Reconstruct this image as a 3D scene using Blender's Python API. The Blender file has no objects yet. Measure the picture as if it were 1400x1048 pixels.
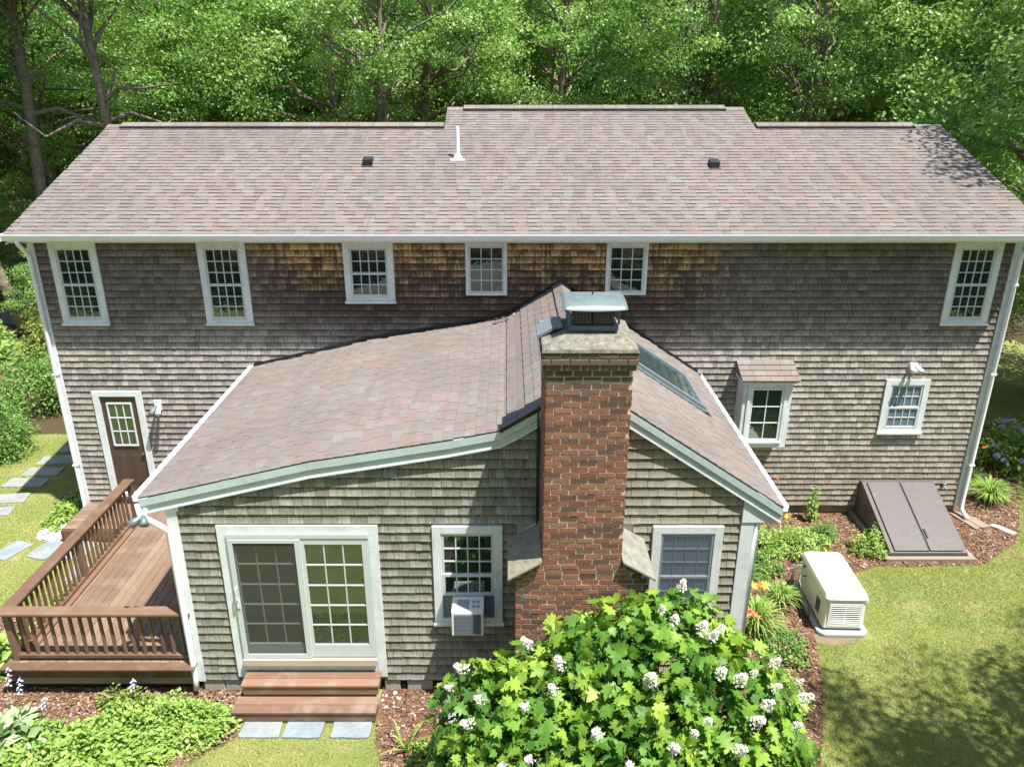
import bpy, math, random
import numpy as np
from mathutils import Vector, Matrix, Euler
random.seed(7); rng = np.random.default_rng(11)
SC = bpy.context.scene; COL = SC.collection
R = math.radians

# ------------------------------------------------------------ camera, sky, sun
cam_d = bpy.data.cameras.new('camera'); cam = bpy.data.objects.new('camera', cam_d); COL.objects.link(cam)
cam.location = (0, -14.5, 8.64); cam.rotation_euler = (R(90 - 21.3), 0, 0)
cam_d.sensor_width = 36; cam_d.lens = 1067 / 1400 * 36; cam_d.shift_x = 6 / 1400; cam_d.clip_end = 600
SC.camera = cam
SUN = Vector((.32, -.24, 1)).normalized()
W = bpy.data.worlds.new('World'); SC.world = W; W.use_nodes = True
nt = W.node_tree; nt.nodes.clear()
sky = nt.nodes.new('ShaderNodeTexSky'); sky.sky_type = 'NISHITA'; sky.sun_disc = False
sky.sun_elevation = math.asin(SUN.z); sky.sun_rotation = math.atan2(SUN.x, SUN.y)
bg = nt.nodes.new('ShaderNodeBackground'); bg.inputs[1].default_value = .105
wo = nt.nodes.new('ShaderNodeOutputWorld'); nt.links.new(sky.outputs[0], bg.inputs[0]); nt.links.new(bg.outputs[0], wo.inputs[0])
sl = bpy.data.lights.new('sun', 'SUN'); sl.energy = 4.9; sl.angle = R(.6); sl.color = (1, .96, .89)
so = bpy.data.objects.new('sun', sl); COL.objects.link(so); so.rotation_euler = SUN.to_track_quat('Z', 'Y').to_euler()
SC.view_settings.view_transform = 'Standard'; SC.view_settings.look = 'None'
SC.view_settings.exposure = 1.05; SC.view_settings.gamma = 1; SC.view_settings.use_curve_mapping = False
SC.cycles.max_bounces = 8; SC.cycles.transparent_max_bounces = 12; SC.cycles.sample_clamp_indirect = 6

CAMP = np.array(cam.location); TH = R(21.3)
def pxy(p):                       # where a point stands in the frame and how far (only ranks pieces by size)
    d = np.asarray(p, float) - CAMP
    dep = d[..., 1] * math.cos(TH) - d[..., 2] * math.sin(TH); up = d[..., 1] * math.sin(TH) + d[..., 2] * math.cos(TH)
    return 694 + 1067 * d[..., 0] / dep, 524 - 1067 * up / dep, dep

# ------------------------------------------------------------ materials
class NB:
    def __init__(s, name):
        s.m = bpy.data.materials.new(name); s.m.use_nodes = True; s.t = s.m.node_tree; s.t.nodes.clear()
        s.out = s.n('ShaderNodeOutputMaterial')
    def n(s, ty, **kw):
        x = s.t.nodes.new(ty)
        for k, v in kw.items(): setattr(x, k, v)
        return x
    def l(s, a, b): s.t.links.new(a, b)
    def set(s, sock, v):
        if hasattr(v, 'links') or isinstance(v, bpy.types.NodeSocket): s.l(v, sock)
        else:
            if isinstance(v, (tuple, list)) and len(v) == 3 and sock.type == 'RGBA': v = (*v, 1)
            sock.default_value = v
    def pos(s): return s.n('ShaderNodeNewGeometry').outputs['Position']
    def obj(s): return s.n('ShaderNodeTexCoord').outputs['Object']
    def scale(s, vec, sc):
        m = s.n('ShaderNodeMapping'); s.l(vec, m.inputs[0]); m.inputs['Scale'].default_value = sc; return m.outputs[0]
    def noise(s, vec, sc=1., det=3, rough=.55):
        x = s.n('ShaderNodeTexNoise'); s.l(vec, x.inputs['Vector']); x.inputs['Scale'].default_value = sc
        x.inputs['Detail'].default_value = det; x.inputs['Roughness'].default_value = rough; return x.outputs['Fac']
    def attr(s, name='tint'): return s.n('ShaderNodeAttribute', attribute_name=name).outputs['Fac']
    def ramp(s, f, stops, mode='LINEAR'):
        x = s.n('ShaderNodeValToRGB'); s.l(f, x.inputs[0]); cr = x.color_ramp; cr.interpolation = mode
        while len(cr.elements) < len(stops): cr.elements.new(.5)
        for e, (p, c) in zip(cr.elements, stops): e.position = p; e.color = (*c, 1) if len(c) == 3 else c
        return x.outputs[0]
    def mix(s, f, a, b, mode='MIX'):
        x = s.n('ShaderNodeMix', data_type='RGBA', blend_type=mode); s.set(x.inputs[0], f); s.set(x.inputs[6], a); s.set(x.inputs[7], b)
        return x.outputs[2]
    def math(s, op, a, b=0., c=0., clamp=False):
        x = s.n('ShaderNodeMath', operation=op, use_clamp=clamp)
        for i, v in enumerate((a, b, c)): s.set(x.inputs[i], v)
        return x.outputs[0]
    def mr(s, v, a, b, c=0., d=1.):
        x = s.n('ShaderNodeMapRange'); x.clamp = True
        for i, q in enumerate((v, a, b, c, d)): s.set(x.inputs[i], q)
        return x.outputs[0]
    def sep(s, v):
        x = s.n('ShaderNodeSeparateXYZ'); s.l(v, x.inputs[0]); return x.outputs
    def bump(s, h, st=.3, d=.01):
        x = s.n('ShaderNodeBump'); s.l(h, x.inputs['Height']); x.inputs['Strength'].default_value = st; x.inputs['Distance'].default_value = d
        return x.outputs[0]
    def princ(s, col, rough=.6, spec=.5, metal=0., normal=None):
        p = s.n('ShaderNodeBsdfPrincipled'); s.set(p.inputs['Base Color'], col); s.set(p.inputs['Roughness'], rough)
        s.set(p.inputs['Specular IOR Level'], spec); s.set(p.inputs['Metallic'], metal)
        if normal is not None: s.l(normal, p.inputs['Normal'])
        s.l(p.outputs[0], s.out.inputs[0]); return p

def painted(name, col, rough=.45, dirt=.12, metal=0., sc=3.):
    b = NB(name); p = b.pos(); n = b.noise(p, sc, 5, .7); n2 = b.noise(b.scale(p, (14, 14, 2)), 1, 3)
    c = b.mix(b.mr(n, .45, .8, 0, dirt * 2.2), col, tuple(x * .45 for x in col))
    c = b.mix(b.mr(n2, .5, .8, 0, dirt), c, (.25, .24, .2))
    b.princ(c, b.mr(n, .3, .7, rough - .08, rough + .12), .4, metal, b.bump(n2, .1, .003)); return b.m
M = {}
M['white'] = painted('white_paint', (.72, .76, .78), .42, .22)
M['gutter'] = painted('gutter_enamel', (.80, .82, .84), .3, .08)
M['fascia'] = painted('fascia_paint', (.50, .60, .60), .45, .14)
M['sash'] = painted('sash_vinyl', (.54, .60, .60), .35, .06)
M['beige'] = painted('sill_paint', (.50, .42, .33), .5, .15)
M['doorbrown'] = painted('door_paint', (.085, .05, .04), .4, .1)
M['bulk'] = painted('bulkhead_paint', (.105, .092, .092), .42, .15)
M['black'] = painted('black_plastic', (.02, .02, .022), .5, .1)
M['galv'] = painted('galvanised_metal', (.20, .26, .26), .5, .45, .5, 6)
M['gen'] = painted('generator_paint', (.80, .80, .76), .35, .05)
M['gengrey'] = painted('generator_grille_dark', (.10, .10, .10), .5, .1)
M['conduit'] = painted('grey_conduit', (.16, .19, .22), .45, .1)
M['copper'] = painted('copper_pipe', (.30, .16, .09), .4, .2, .4)
M['padgrey'] = painted('pad_plastic', (.38, .41, .43), .6, .15)
M['curtain'] = painted('curtain_cloth', (.26, .31, .38), .9, .3)
M['shade'] = painted('lamp_shade_cloth', (.75, .75, .72), .8, .05)

def mat_cedar():
    b = NB('weathered_cedar'); p = b.pos(); X, Yy, Z = b.sep(p)
    t = b.attr(); al = b.attr('along'); st = b.noise(b.scale(p, (55, 55, 4)), 1, 4, .7); st2 = b.noise(b.scale(p, (22, 22, 1.6)), 1, 3, .6)
    big = b.noise(b.scale(p, (.6, .6, .9)), 1, 4, .6); med = b.noise(b.scale(p, (2.2, 2.2, 4.5)), 1, 4, .7)
    g = b.math('ADD', b.math('MULTIPLY', st, .76), b.math('MULTIPLY', t, .24))
    grey = b.ramp(g, [(.26, (.13, .117, .11)), (.5, (.315, .286, .26)), (.74, (.56, .52, .475))])
    grey = b.mix(b.mr(med, .5, .75, 0, .5), grey, (.17, .145, .125))
    # old stain with eave shade painted in: dark brown and bare golden cedar high on the main wall
    up = b.mr(b.math('ADD', b.math('ADD', Z, b.math('MULTIPLY', b.math('ABSOLUTE', b.math('SUBTRACT', X, .6)), -.12)), b.math('MULTIPLY', big, 1.3)), 4.0, 5.0)
    xa = b.mr(b.math('ADD', X, b.math('MULTIPLY', big, 1.5)), -4.6, -3.4); xb = b.mr(b.math('ADD', X, b.math('MULTIPLY', big, 2.0)), 4.3, 5.6, 1, 0)
    main = b.mr(Yy, -.6, -.3)
    zone = b.math('MULTIPLY', b.math('MULTIPLY', up, xa), xb)
    gold = b.ramp(b.math('ADD', b.math('ADD', b.math('MULTIPLY', st2, .38), b.math('MULTIPLY', st, .2)), b.math('ADD', b.math('ADD', b.math('MULTIPLY', t, .13), b.math('MULTIPLY', b.math('SUBTRACT', 1., al), .10)), b.math('MULTIPLY', b.mr(Z, 4.3, 5.7), .22))),
                  [(.34, (.045, .036, .032)), (.5, (.09, .066, .05)), (.58, (.22, .14, .08)), (.65, (.50, .32, .17)), (.8, (.66, .49, .31))])
    gold = b.mix(b.mr(med, .5, .66, 0, .8), gold, (.05, .042, .038))
    dk = b.mix(b.mr(g, .3, .7), (.085, .068, .058), (.225, .185, .158)); dk = b.mix(b.mr(med, .42, .66, 0, .85), dk, (.08, .062, .052))
    upz = b.mr(b.math('ADD', Z, big), 4.3, 5.0)
    c = b.mix(b.math('MULTIPLY', upz, .78), grey, dk); c = b.mix(zone, c, gold)  # upper wall: weathered brown-grey, with eave shade also put into the colour
    pale = b.noise(b.scale(p, (3.5, 3.5, 7)), 1, 3, .7); c = b.mix(b.math('MULTIPLY', b.mr(pale, .62, .74, 0, .5), b.mr(Z, 3.8, 4.6)), c, (.38, .35, .31))
    low = b.mr(b.math('ADD', Z, b.math('MULTIPLY', big, .8)), .5, 2.3, .5, 0); c = b.mix(b.math('MULTIPLY', low, b.mr(X, -2, 4)), c, (.27, .22, .135))
    wg = b.ramp(g, [(.25, (.095, .094, .08)), (.5, (.245, .24, .21)), (.74, (.47, .455, .41))])
    wg = b.mix(b.mr(st2, .42, .62, 0, .4), wg, (.16, .165, .11)); wg = b.mix(b.mr(X, 1.2, 2.2, 0, .35), wg, (.40, .36, .27))
    c = b.mix(main, wg, c); c = b.mix(1., c, (.86, .86, .86), 'MULTIPLY')
    c = b.mix(b.math('MULTIPLY', b.mr(b.math('ADD', al, b.math('MULTIPLY', st, .5)), .2, .8, 1, 0), .62), c, b.mix(1., c, (2.0, 1.95, 1.88), 'MULTIPLY'))   # butts bleached by rain
    sn = b.math('ADD', al, b.math('MULTIPLY', b.math('SUBTRACT', st2, .5), .5)); c = b.mix(b.mr(sn, .64, .82, 0, .82), c, b.mix(1., c, (.30, .27, .24), 'MULTIPLY'))   # stain and course-line shade, painted dark under each butt, broken into runs
    b.princ(c, .82, .25, 0, b.bump(st, .6, .004)); return b.m
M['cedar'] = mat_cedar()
def mat_roof():
    b = NB('asphalt_shingle'); p = b.pos(); t = b.attr(); gr = b.noise(p, 260, 2, .7); big = b.noise(p, .45, 4, .6); med = b.noise(p, 5, 3, .6)
    pk = b.noise(b.scale(p, (2.6, 3.2, 3.2)), 1, 4, .7)
    gy = b.ramp(t, [(0, (.025, .023, .026)), (.12, (.025, .023, .026)), (.13, (.185, .165, .15)), (.3, (.218, .197, .182)), (.5, (.198, .178, .164)), (.7, (.232, .21, .194)), (.85, (.175, .156, .145))], 'CONSTANT')
    ph = b.math('FRACT', b.math('MULTIPLY', t, 7.3)); wt = b.mr(b.math('ADD', b.math('MULTIPLY', pk, 1.0), b.math('MULTIPLY', ph, .35)), .62, .80, 0, .75)
    c = b.mix(b.math('MULTIPLY', wt, b.mr(t, .12, .13)), gy, (.222, .163, .138))
    c = b.mix(b.mr(gr, .35, .7, 0, .35), c, (.12, .105, .10)); c = b.mix(b.mr(big, .45, .7, 0, .5), c, (.13, .112, .10))
    st = b.noise(b.scale(p, (7, .7, .7)), 1, 3, .6); c = b.mix(b.mr(st, .52, .72, 0, .45), c, (.12, .105, .095)); lic = b.noise(p, 14, 4, .7); c = b.mix(b.mr(lic, .66, .72, 0, .5), c, (.30, .31, .26))
    b.princ(c, .88, .3, 0, b.bump(gr, .5, .003)); return b.m
M['roof'] = mat_roof()
def mat_brick():
    b = NB('brick_clay'); p = b.pos(); X, Yy, Z = b.sep(p); t = b.attr(); n = b.noise(p, 34, 4, .7); n2 = b.noise(p, 3, 4, .65)
    c = b.ramp(t, [(0, (.15, .08, .062)), (.15, (.27, .115, .078)), (.38, (.31, .14, .095)), (.55, (.235, .095, .068)), (.7, (.34, .165, .11)), (.85, (.17, .09, .07)), (.95, (.29, .145, .10))], 'CONSTANT')
    c = b.mix(b.mr(n, .45, .75, 0, .55), c, (.12, .055, .04)); c = b.mix(b.mr(n, .28, .4, .25, 0), c, (.42, .30, .23))
    top = b.mr(b.math('ADD', Z, b.math('MULTIPLY', n2, .5)), 5.45, 5.75); c = b.mix(b.math('MULTIPLY', top, .75), c, b.mix(n, (.05, .04, .035), (.19, .15, .115)))
    mid = b.math('MULTIPLY', b.mr(n2, .5, .72, 0, .55), b.mr(Z, 3.2, 5.4)); c = b.mix(mid, c, (.09, .06, .045))
    b.princ(c, .85, .25, 0, b.bump(n, .5, .004)); return b.m
M['brick'] = mat_brick()
def mat_stone(name, a, c2, sc=8, rough=.8, spots=None):
    b = NB(name); p = b.pos(); n = b.noise(p, sc, 6, .7); n2 = b.noise(p, sc * 6, 3, .6); t = b.attr()
    c = b.mix(b.mr(n, .35, .65), a, c2); c = b.mix(1., c, b.mix(t, (1.12, 1.05, .93), (.88, .97, 1.06)), 'MULTIPLY'); c = b.mix(b.mr(n2, .4, .75, 0, .35), c, tuple(x * .5 for x in a))
    if spots: c = b.mix(b.mr(b.noise(p, sc * 1.7, 5, .75), .56, .66, 0, .8), c, spots)
    b.princ(c, rough, .3, 0, b.bump(n2, .4, .006)); return b.m
M['mortar'] = mat_stone('mortar', (.70, .66, .58), (.52, .47, .40), 7)
M['crown'] = mat_stone('lichened_concrete', (.25, .245, .215), (.10, .10, .088), 11, .9, (.04, .042, .036))
M['slabcap'] = mat_stone('bluestone_cap', (.30, .28, .225), (.19, .185, .15), 6, .8, (.11, .12, .08))
M['concrete'] = mat_stone('foundation_concrete', (.27, .24, .19), (.18, .155, .11), 3)
M['granite'] = mat_stone('granite_block', (.44, .44, .42), (.26, .26, .25), 30)
M['bluestone'] = mat_stone('bluestone', (.30, .32, .325), (.20, .225, .245), 3, .75)
M['pebble'] = mat_stone('pale_pebble', (.56, .51, .44), (.34, .31, .27), 12)
def mat_wood(name, a, c2, axis=(3, 40, 40), wear=(.30, .22, .17)):
    b = NB(name); p = b.pos(); t = b.attr(); n = b.noise(b.scale(p, axis), 1, 5, .65); n2 = b.noise(p, 2.5, 4, .6)
    c = b.mix(b.mr(b.math('ADD', b.math('MULTIPLY', n, .6), b.math('MULTIPLY', t, .4)), .25, .75), a, c2)
    c = b.mix(b.mr(n2, .5, .75, 0, .6), c, wear); b.princ(c, .6, .3, 0, b.bump(n, .3, .003)); return b.m
M['deckfloor'] = mat_wood('deck_stain', (.14, .092, .062), (.25, .172, .12), (40, 2.5, 40))
M['deckrail'] = mat_wood('deck_rail_stain', (.12, .067, .043), (.20, .12, .08), (6, 6, 6), (.23, .17, .125))
M['step'] = mat_wood('step_stain', (.15, .085, .056), (.26, .155, .105), (2.5, 40, 40), (.33, .26, .215))
M['greywood'] = mat_wood('grey_timber', (.20, .16, .12), (.33, .28, .22), (2, 30, 30))
M['bark'] = mat_stone('oak_bark', (.25, .22, .18), (.12, .10, .085), 5, .95, (.30, .31, .26))
M['stem'] = mat_stone('plant_stem', (.15, .10, .06), (.10, .12, .05), 20)

def mat_pane(name, base, mixf=.2, rough=.02):
    b = NB(name); p = b.pos(); n = b.noise(p, 1.6, 4, .62)
    d = b.n('ShaderNodeBsdfDiffuse'); b.set(d.inputs[0], b.mix(b.noise(p, 5, 3), base, tuple(x * 1.7 + .003 for x in base)))
    g = b.n('ShaderNodeBsdfGlossy'); g.inputs['Roughness'].default_value = rough; g.inputs['Color'].default_value = (.86, 1, .95, 1); b.l(b.bump(n, .25, .02), g.inputs['Normal'])
    fr = b.n('ShaderNodeFresnel'); fr.inputs[0].default_value = 1.5
    x = b.n('ShaderNodeMixShader'); b.l(b.math('ADD', fr.outputs[0], mixf, clamp=True), x.inputs[0]); b.l(d.outputs[0], x.inputs[1]); b.l(g.outputs[0], x.inputs[2])
    b.l(x.outputs[0], b.out.inputs[0]); return b.m
M['pane'] = mat_pane('window_glass', (.008, .016, .015), .10)
M['pane_curtain'] = mat_pane('glass_before_curtain', (.10, .135, .19), .05, .25)
M['skyglass'] = mat_pane('skylight_glass', (.025, .045, .045), .13, .04)
def mat_screen(name='insect_screen', col=(.10, .10, .085, 1), dens=.36):
    b = NB(name); d = b.n('ShaderNodeBsdfDiffuse'); d.inputs[0].default_value = col; t = b.n('ShaderNodeBsdfTransparent')
    x = b.n('ShaderNodeMixShader'); x.inputs[0].default_value = dens; b.l(t.outputs[0], x.inputs[1]); b.l(d.outputs[0], x.inputs[2]); b.l(x.outputs[0], b.out.inputs[0]); return b.m
M['screen'] = mat_screen(); M['screen_pale'] = mat_screen('pale_insect_screen', (.17, .21, .26, 1), .27)

def mat_leaf(name, stops, transl=.3, rough=.45, sc=.6, spec=.35):
    b = NB(name); p = b.pos(); t = b.attr(); n = b.noise(p, sc, 3, .6)
    c = b.ramp(b.math('ADD', b.math('MULTIPLY', t, .65), b.math('MULTIPLY', b.mr(n, .3, .7), .35)), stops)
    pr = b.n('ShaderNodeBsdfPrincipled'); b.l(c, pr.inputs['Base Color']); pr.inputs['Roughness'].default_value = rough; pr.inputs['Specular IOR Level'].default_value = spec
    tr = b.n('ShaderNodeBsdfTranslucent'); b.l(b.mix(.5, c, (.42, .55, .05), 'MULTIPLY') if False else b.mix(.45, c, (.25, .42, .03)), tr.inputs[0])
    x = b.n('ShaderNodeMixShader'); x.inputs[0].default_value = transl; b.l(pr.outputs[0], x.inputs[1]); b.l(tr.outputs[0], x.inputs[2]); b.l(x.outputs[0], b.out.inputs[0]); return b.m
M['oak'] = mat_leaf('oak_foliage', [(.1, (.105, .24, .05)), (.5, (.26, .45, .11)), (.9, (.52, .66, .22))], .5, .4, .25, .6)
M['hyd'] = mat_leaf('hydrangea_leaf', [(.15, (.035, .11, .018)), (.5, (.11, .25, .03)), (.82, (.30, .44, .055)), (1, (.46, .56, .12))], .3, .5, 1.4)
M['lime'] = mat_leaf('light_green_leaf', [(.1, (.12, .24, .04)), (.5, (.26, .42, .08)), (.9, (.48, .58, .19))], .3, .55, 3)
M['mid'] = mat_leaf('mid_green_leaf', [(.1, (.06, .15, .035)), (.5, (.14, .27, .06)), (.9, (.30, .44, .12))], .3, .5, 2)
M['yellowleaf'] = mat_leaf('yellow_green_leaf', [(.1, (.12, .17, .035)), (.5, (.24, .29, .06)), (.9, (.38, .40, .12))], .3, .5, 2)
M['hosta'] = mat_leaf('variegated_leaf', [(.1, (.10, .20, .06)), (.5, (.26, .38, .16)), (.8, (.6, .66, .45)), (.95, (.75, .78, .62))], .25, .5, 4)
M['grass'] = mat_leaf('grass_blade', [(.1, (.17, .26, .055)), (.42, (.345, .42, .115)), (.75, (.53, .52, .22)), (1, (.70, .60, .36))], .28, .6, .9, .15)
def mat_petal(name, a, c): 
    b = NB(name); b.princ(b.mix(b.attr(), a, c), .6, .2); return b.m
M['petalw'] = mat_petal('cream_petal', (.80, .78, .72), (.66, .52, .46))
M['petalo'] = mat_petal('orange_petal', (.80, .16, .03), (.85, .30, .05)); M['petaly'] = mat_petal('yellow_petal', (.85, .55, .08), (.80, .62, .15))
M['petalc'] = mat_petal('coral_petal', (.72, .12, .08), (.80, .25, .15))
M['petalb'] = mat_petal('blue_petal', (.25, .32, .62), (.42, .45, .72)); M['petall'] = mat_petal('lavender_petal', (.50, .45, .75), (.72, .70, .88))
def mat_ground(name, stops, sc=1.2, fine=60):
    b = NB(name); p = b.pos(); n = b.noise(p, sc, 5, .65); f = b.noise(p, fine, 3, .7)
    c = b.ramp(b.math('ADD', b.math('MULTIPLY', n, .6), b.math('MULTIPLY', f, .4)), stops); b.princ(c, .95, .1, 0, b.bump(f, .8, .02)); return b.m
M['lawn'] = mat_ground('lawn_soil_and_thatch', [(.32, (.15, .18, .055)), (.5, (.24, .26, .085)), (.68, (.34, .29, .15))])
M['mulch'] = mat_ground('bark_mulch', [(.3, (.07, .035, .022)), (.5, (.15, .08, .05)), (.7, (.24, .14, .09))], 3, 45)
M['forest'] = mat_ground('leaf_litter', [(.3, (.04, .03, .018)), (.5, (.075, .055, .03)), (.7, (.06, .08, .025))], .8, 12)
M['soil'] = mat_ground('bare_soil', [(.3, (.14, .11, .07)), (.5, (.22, .17, .11)), (.7, (.28, .22, .15))], 3, 40)
b = NB('mulch_chip'); b.princ(b.ramp(b.attr(), [(0, (.07, .04, .028)), (.35, (.17, .10, .068)), (.65, (.25, .16, .11)), (.9, (.34, .25, .18)), (1, (.45, .36, .28))]), .9, .15); M['chip'] = b.m
b = NB('asphalt_drive'); b.princ(b.mix(b.noise(b.pos(), 40), (.05, .05, .05), (.09, .09, .088)), .9, .2); M['asphalt'] = b.m

# ------------------------------------------------------------ helpers
def tag(o, label=None, cat=None, group=None, kind=None):
    if label: o['label'] = label
    if cat: o['category'] = cat
    if group: o['group'] = group
    if kind: o['kind'] = kind
    return o
def empty(name, label, cat, loc=(0, 0, 0), rz=0, group=None):
    o = bpy.data.objects.new(name, None); COL.objects.link(o); o.location = loc; o.rotation_euler = (0, 0, rz); o.empty_display_size = .2
    return tag(o, label, cat, group)
def link(name, me, parent=None, mat=None):
    o = bpy.data.objects.new(name, me); COL.objects.link(o)
    if parent is not None: o.parent = parent
    if mat is not None and not me.materials: me.materials.append(mat)
    return o
def mesh_np(name, V, F, tint=None, mat=None, smooth=False):   # V (n,3), F (m,k), tint per vertex
    V = np.asarray(V, np.float32); F = np.asarray(F, np.int32); k = F.shape[1]; me = bpy.data.meshes.new(name)
    me.vertices.add(len(V)); me.vertices.foreach_set('co', V.ravel()); me.loops.add(F.size); me.loops.foreach_set('vertex_index', F.ravel())
    me.polygons.add(len(F)); me.polygons.foreach_set('loop_start', np.arange(0, F.size, k, dtype=np.int32))
    if smooth: me.polygons.foreach_set('use_smooth', np.ones(len(F), bool))
    me.update(calc_edges=True)
    a = me.attributes.new('tint', 'FLOAT', 'POINT'); a.data.foreach_set('value', np.asarray(tint if tint is not None else np.full(len(V), .5), np.float32))
    if mat: me.materials.append(mat)
    return me
class MB:                                                     # collects shapes; build() links them as one mesh
    def __init__(s): s.v = []; s.f = []; s.t = []; s.sm = False
    def add(s, vs, fs, t=None):
        o = len(s.v); t = random.random() if t is None else t
        s.v += [tuple(v) for v in vs]; s.f += [tuple(o + i for i in f) for f in fs]; s.t += [t] * len(vs); return s
    BF = [(0, 3, 2, 1), (4, 5, 6, 7), (0, 1, 5, 4), (1, 2, 6, 5), (2, 3, 7, 6), (3, 0, 4, 7)]
    def box(s, x0, x1, y0, y1, z0, z1, t=None):
        return s.add([(x0, y0, z0), (x1, y0, z0), (x1, y1, z0), (x0, y1, z0), (x0, y0, z1), (x1, y0, z1), (x1, y1, z1), (x0, y1, z1)], s.BF, t)
    def obox(s, mat, t=None):                                 # unit cube -.5...5 through a matrix
        return s.add([mat @ Vector(p) for p in [(-.5, -.5, -.5), (.5, -.5, -.5), (.5, .5, -.5), (-.5, .5, -.5), (-.5, -.5, .5), (.5, -.5, .5), (.5, .5, .5), (-.5, .5, .5)]], s.BF, t)
    def prism(s, poly, ax, a, b, t=None):                     # poly: 2D points in the other two axes
        def P(q, w): return {0: (w, q[0], q[1]), 1: (q[0], w, q[1]), 2: (q[0], q[1], w)}[ax]
        n = len(poly); vs = [P(q, a) for q in poly] + [P(q, b) for q in poly]
        return s.add(vs, [tuple(range(n))[::-1], tuple(range(n, 2 * n))] + [(i, (i + 1) % n, n + (i + 1) % n, n + i) for i in range(n)], t)
    def tube(s, pts, rad, n=8, t=None, cap=True):
        pts = [Vector(p) for p in pts]; rad = [rad] * len(pts) if not hasattr(rad, '__len__') else rad; vs = []; u = None
        for i, p in enumerate(pts):
            d = (pts[min(i + 1, len(pts) - 1)] - pts[max(i - 1, 0)]).normalized()
            if u is None: u = d.orthogonal().normalized()
            u = (u - d * u.dot(d)).normalized(); w = d.cross(u)
            vs += [p + (u * math.cos(6.28318 * j / n) + w * math.sin(6.28318 * j / n)) * rad[i] for j in range(n)]
        fs = [(i * n + j, i * n + (j + 1) % n, (i + 1) * n + (j + 1) % n, (i + 1) * n + j) for i in range(len(pts) - 1) for j in range(n)]
        if cap: fs += [tuple(range(n))[::-1], tuple((len(pts) - 1) * n + j for j in range(n))]
        return s.add(vs, fs, t)
    def build(s, name, mat, parent=None, bevel=0., smooth=False):
        me = bpy.data.meshes.new(name); me.from_pydata(s.v, [], s.f); a = me.attributes.new('tint', 'FLOAT', 'POINT'); a.data.foreach_set('value', s.t)
        if smooth: me.polygons.foreach_set('use_smooth', [True] * len(me.polygons))
        o = link(name, me, parent, mat)
        if bevel:
            m = o.modifiers.new('bevel', 'BEVEL'); m.width = bevel; m.segments = 2; m.limit_method = 'ANGLE'
        return o
def box(name, mat, parent, *a, bevel=0., t=None): return MB().box(*a, t=t).build(name, mat, parent, bevel)
def sheet(name, poly, z, mat, kind='structure', wob=0.):
    if wob:
        q = []
        for i in range(len(poly)):
            a = np.array(poly[i]); c = np.array(poly[(i + 1) % len(poly)]); L = np.linalg.norm(c - a); k = max(1, int(L / .25))
            for j in range(k):
                p = a + (c - a) * j / k; p = p + (rng.normal(0, wob, 2) if j else 0); q.append(tuple(p))
        poly = q
    me = bpy.data.meshes.new(name); me.from_pydata([(x, y, z) for x, y in poly], [], [tuple(range(len(poly)))]); o = link(name, me, None, mat)
    if kind: o['kind'] = kind
    return o
def unitmesh(name, kind, tint, mat):                          # unit pieces that share data
    if kind == 'cedar':
        a = random.uniform(-.02, .02); V = [(0, 0, 0), (1, 0, 0), (1, 1, 0), (0, 1, 0), (0, a, 1), (1, -a, 1), (1, 1, .12), (0, 1, .12)]; F = MB.BF; t = [tint] * 8
    elif kind == 'brick':
        V = [(0, 0, 0), (1, 0, 0), (1, 1, 0), (0, 1, 0), (.015, .05, 1), (.985, .04, 1), (.985, .96, 1), (.02, .95, 1)]; F = MB.BF; t = [tint] * 8
    elif kind == 'roof':                                      # a strip of dark granules along the top of some tabs
        dark = tint > 1; tt = tint - 1 if dark else tint; s_ = .82
        V = [(0, 0, 0), (1, 0, 0), (0, 0, 1), (1, 0, 1), (0, s_, .35), (1, s_, .35), (0, s_, .35), (1, s_, .35), (0, 1.06, .1), (1, 1.06, .1), (0, 1.06, 0), (1, 1.06, 0)]
        F = [(0, 1, 3, 2), (2, 3, 5, 4), (6, 7, 9, 8), (0, 2, 4, 10), (1, 11, 5, 3), (4, 8, 10, 10)[:3], (5, 11, 9)]
        t = [tt] * 6 + [0 if dark else tt] * 4 + [tt] * 2
    me = bpy.data.meshes.new(name); me.from_pydata(V, [], F); a = me.attributes.new('tint', 'FLOAT', 'POINT'); a.data.foreach_set('value', t); a = me.attributes.new('along', 'FLOAT', 'POINT'); a.data.foreach_set('value', [q[1] for q in V]); me.materials.append(mat); return me
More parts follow.
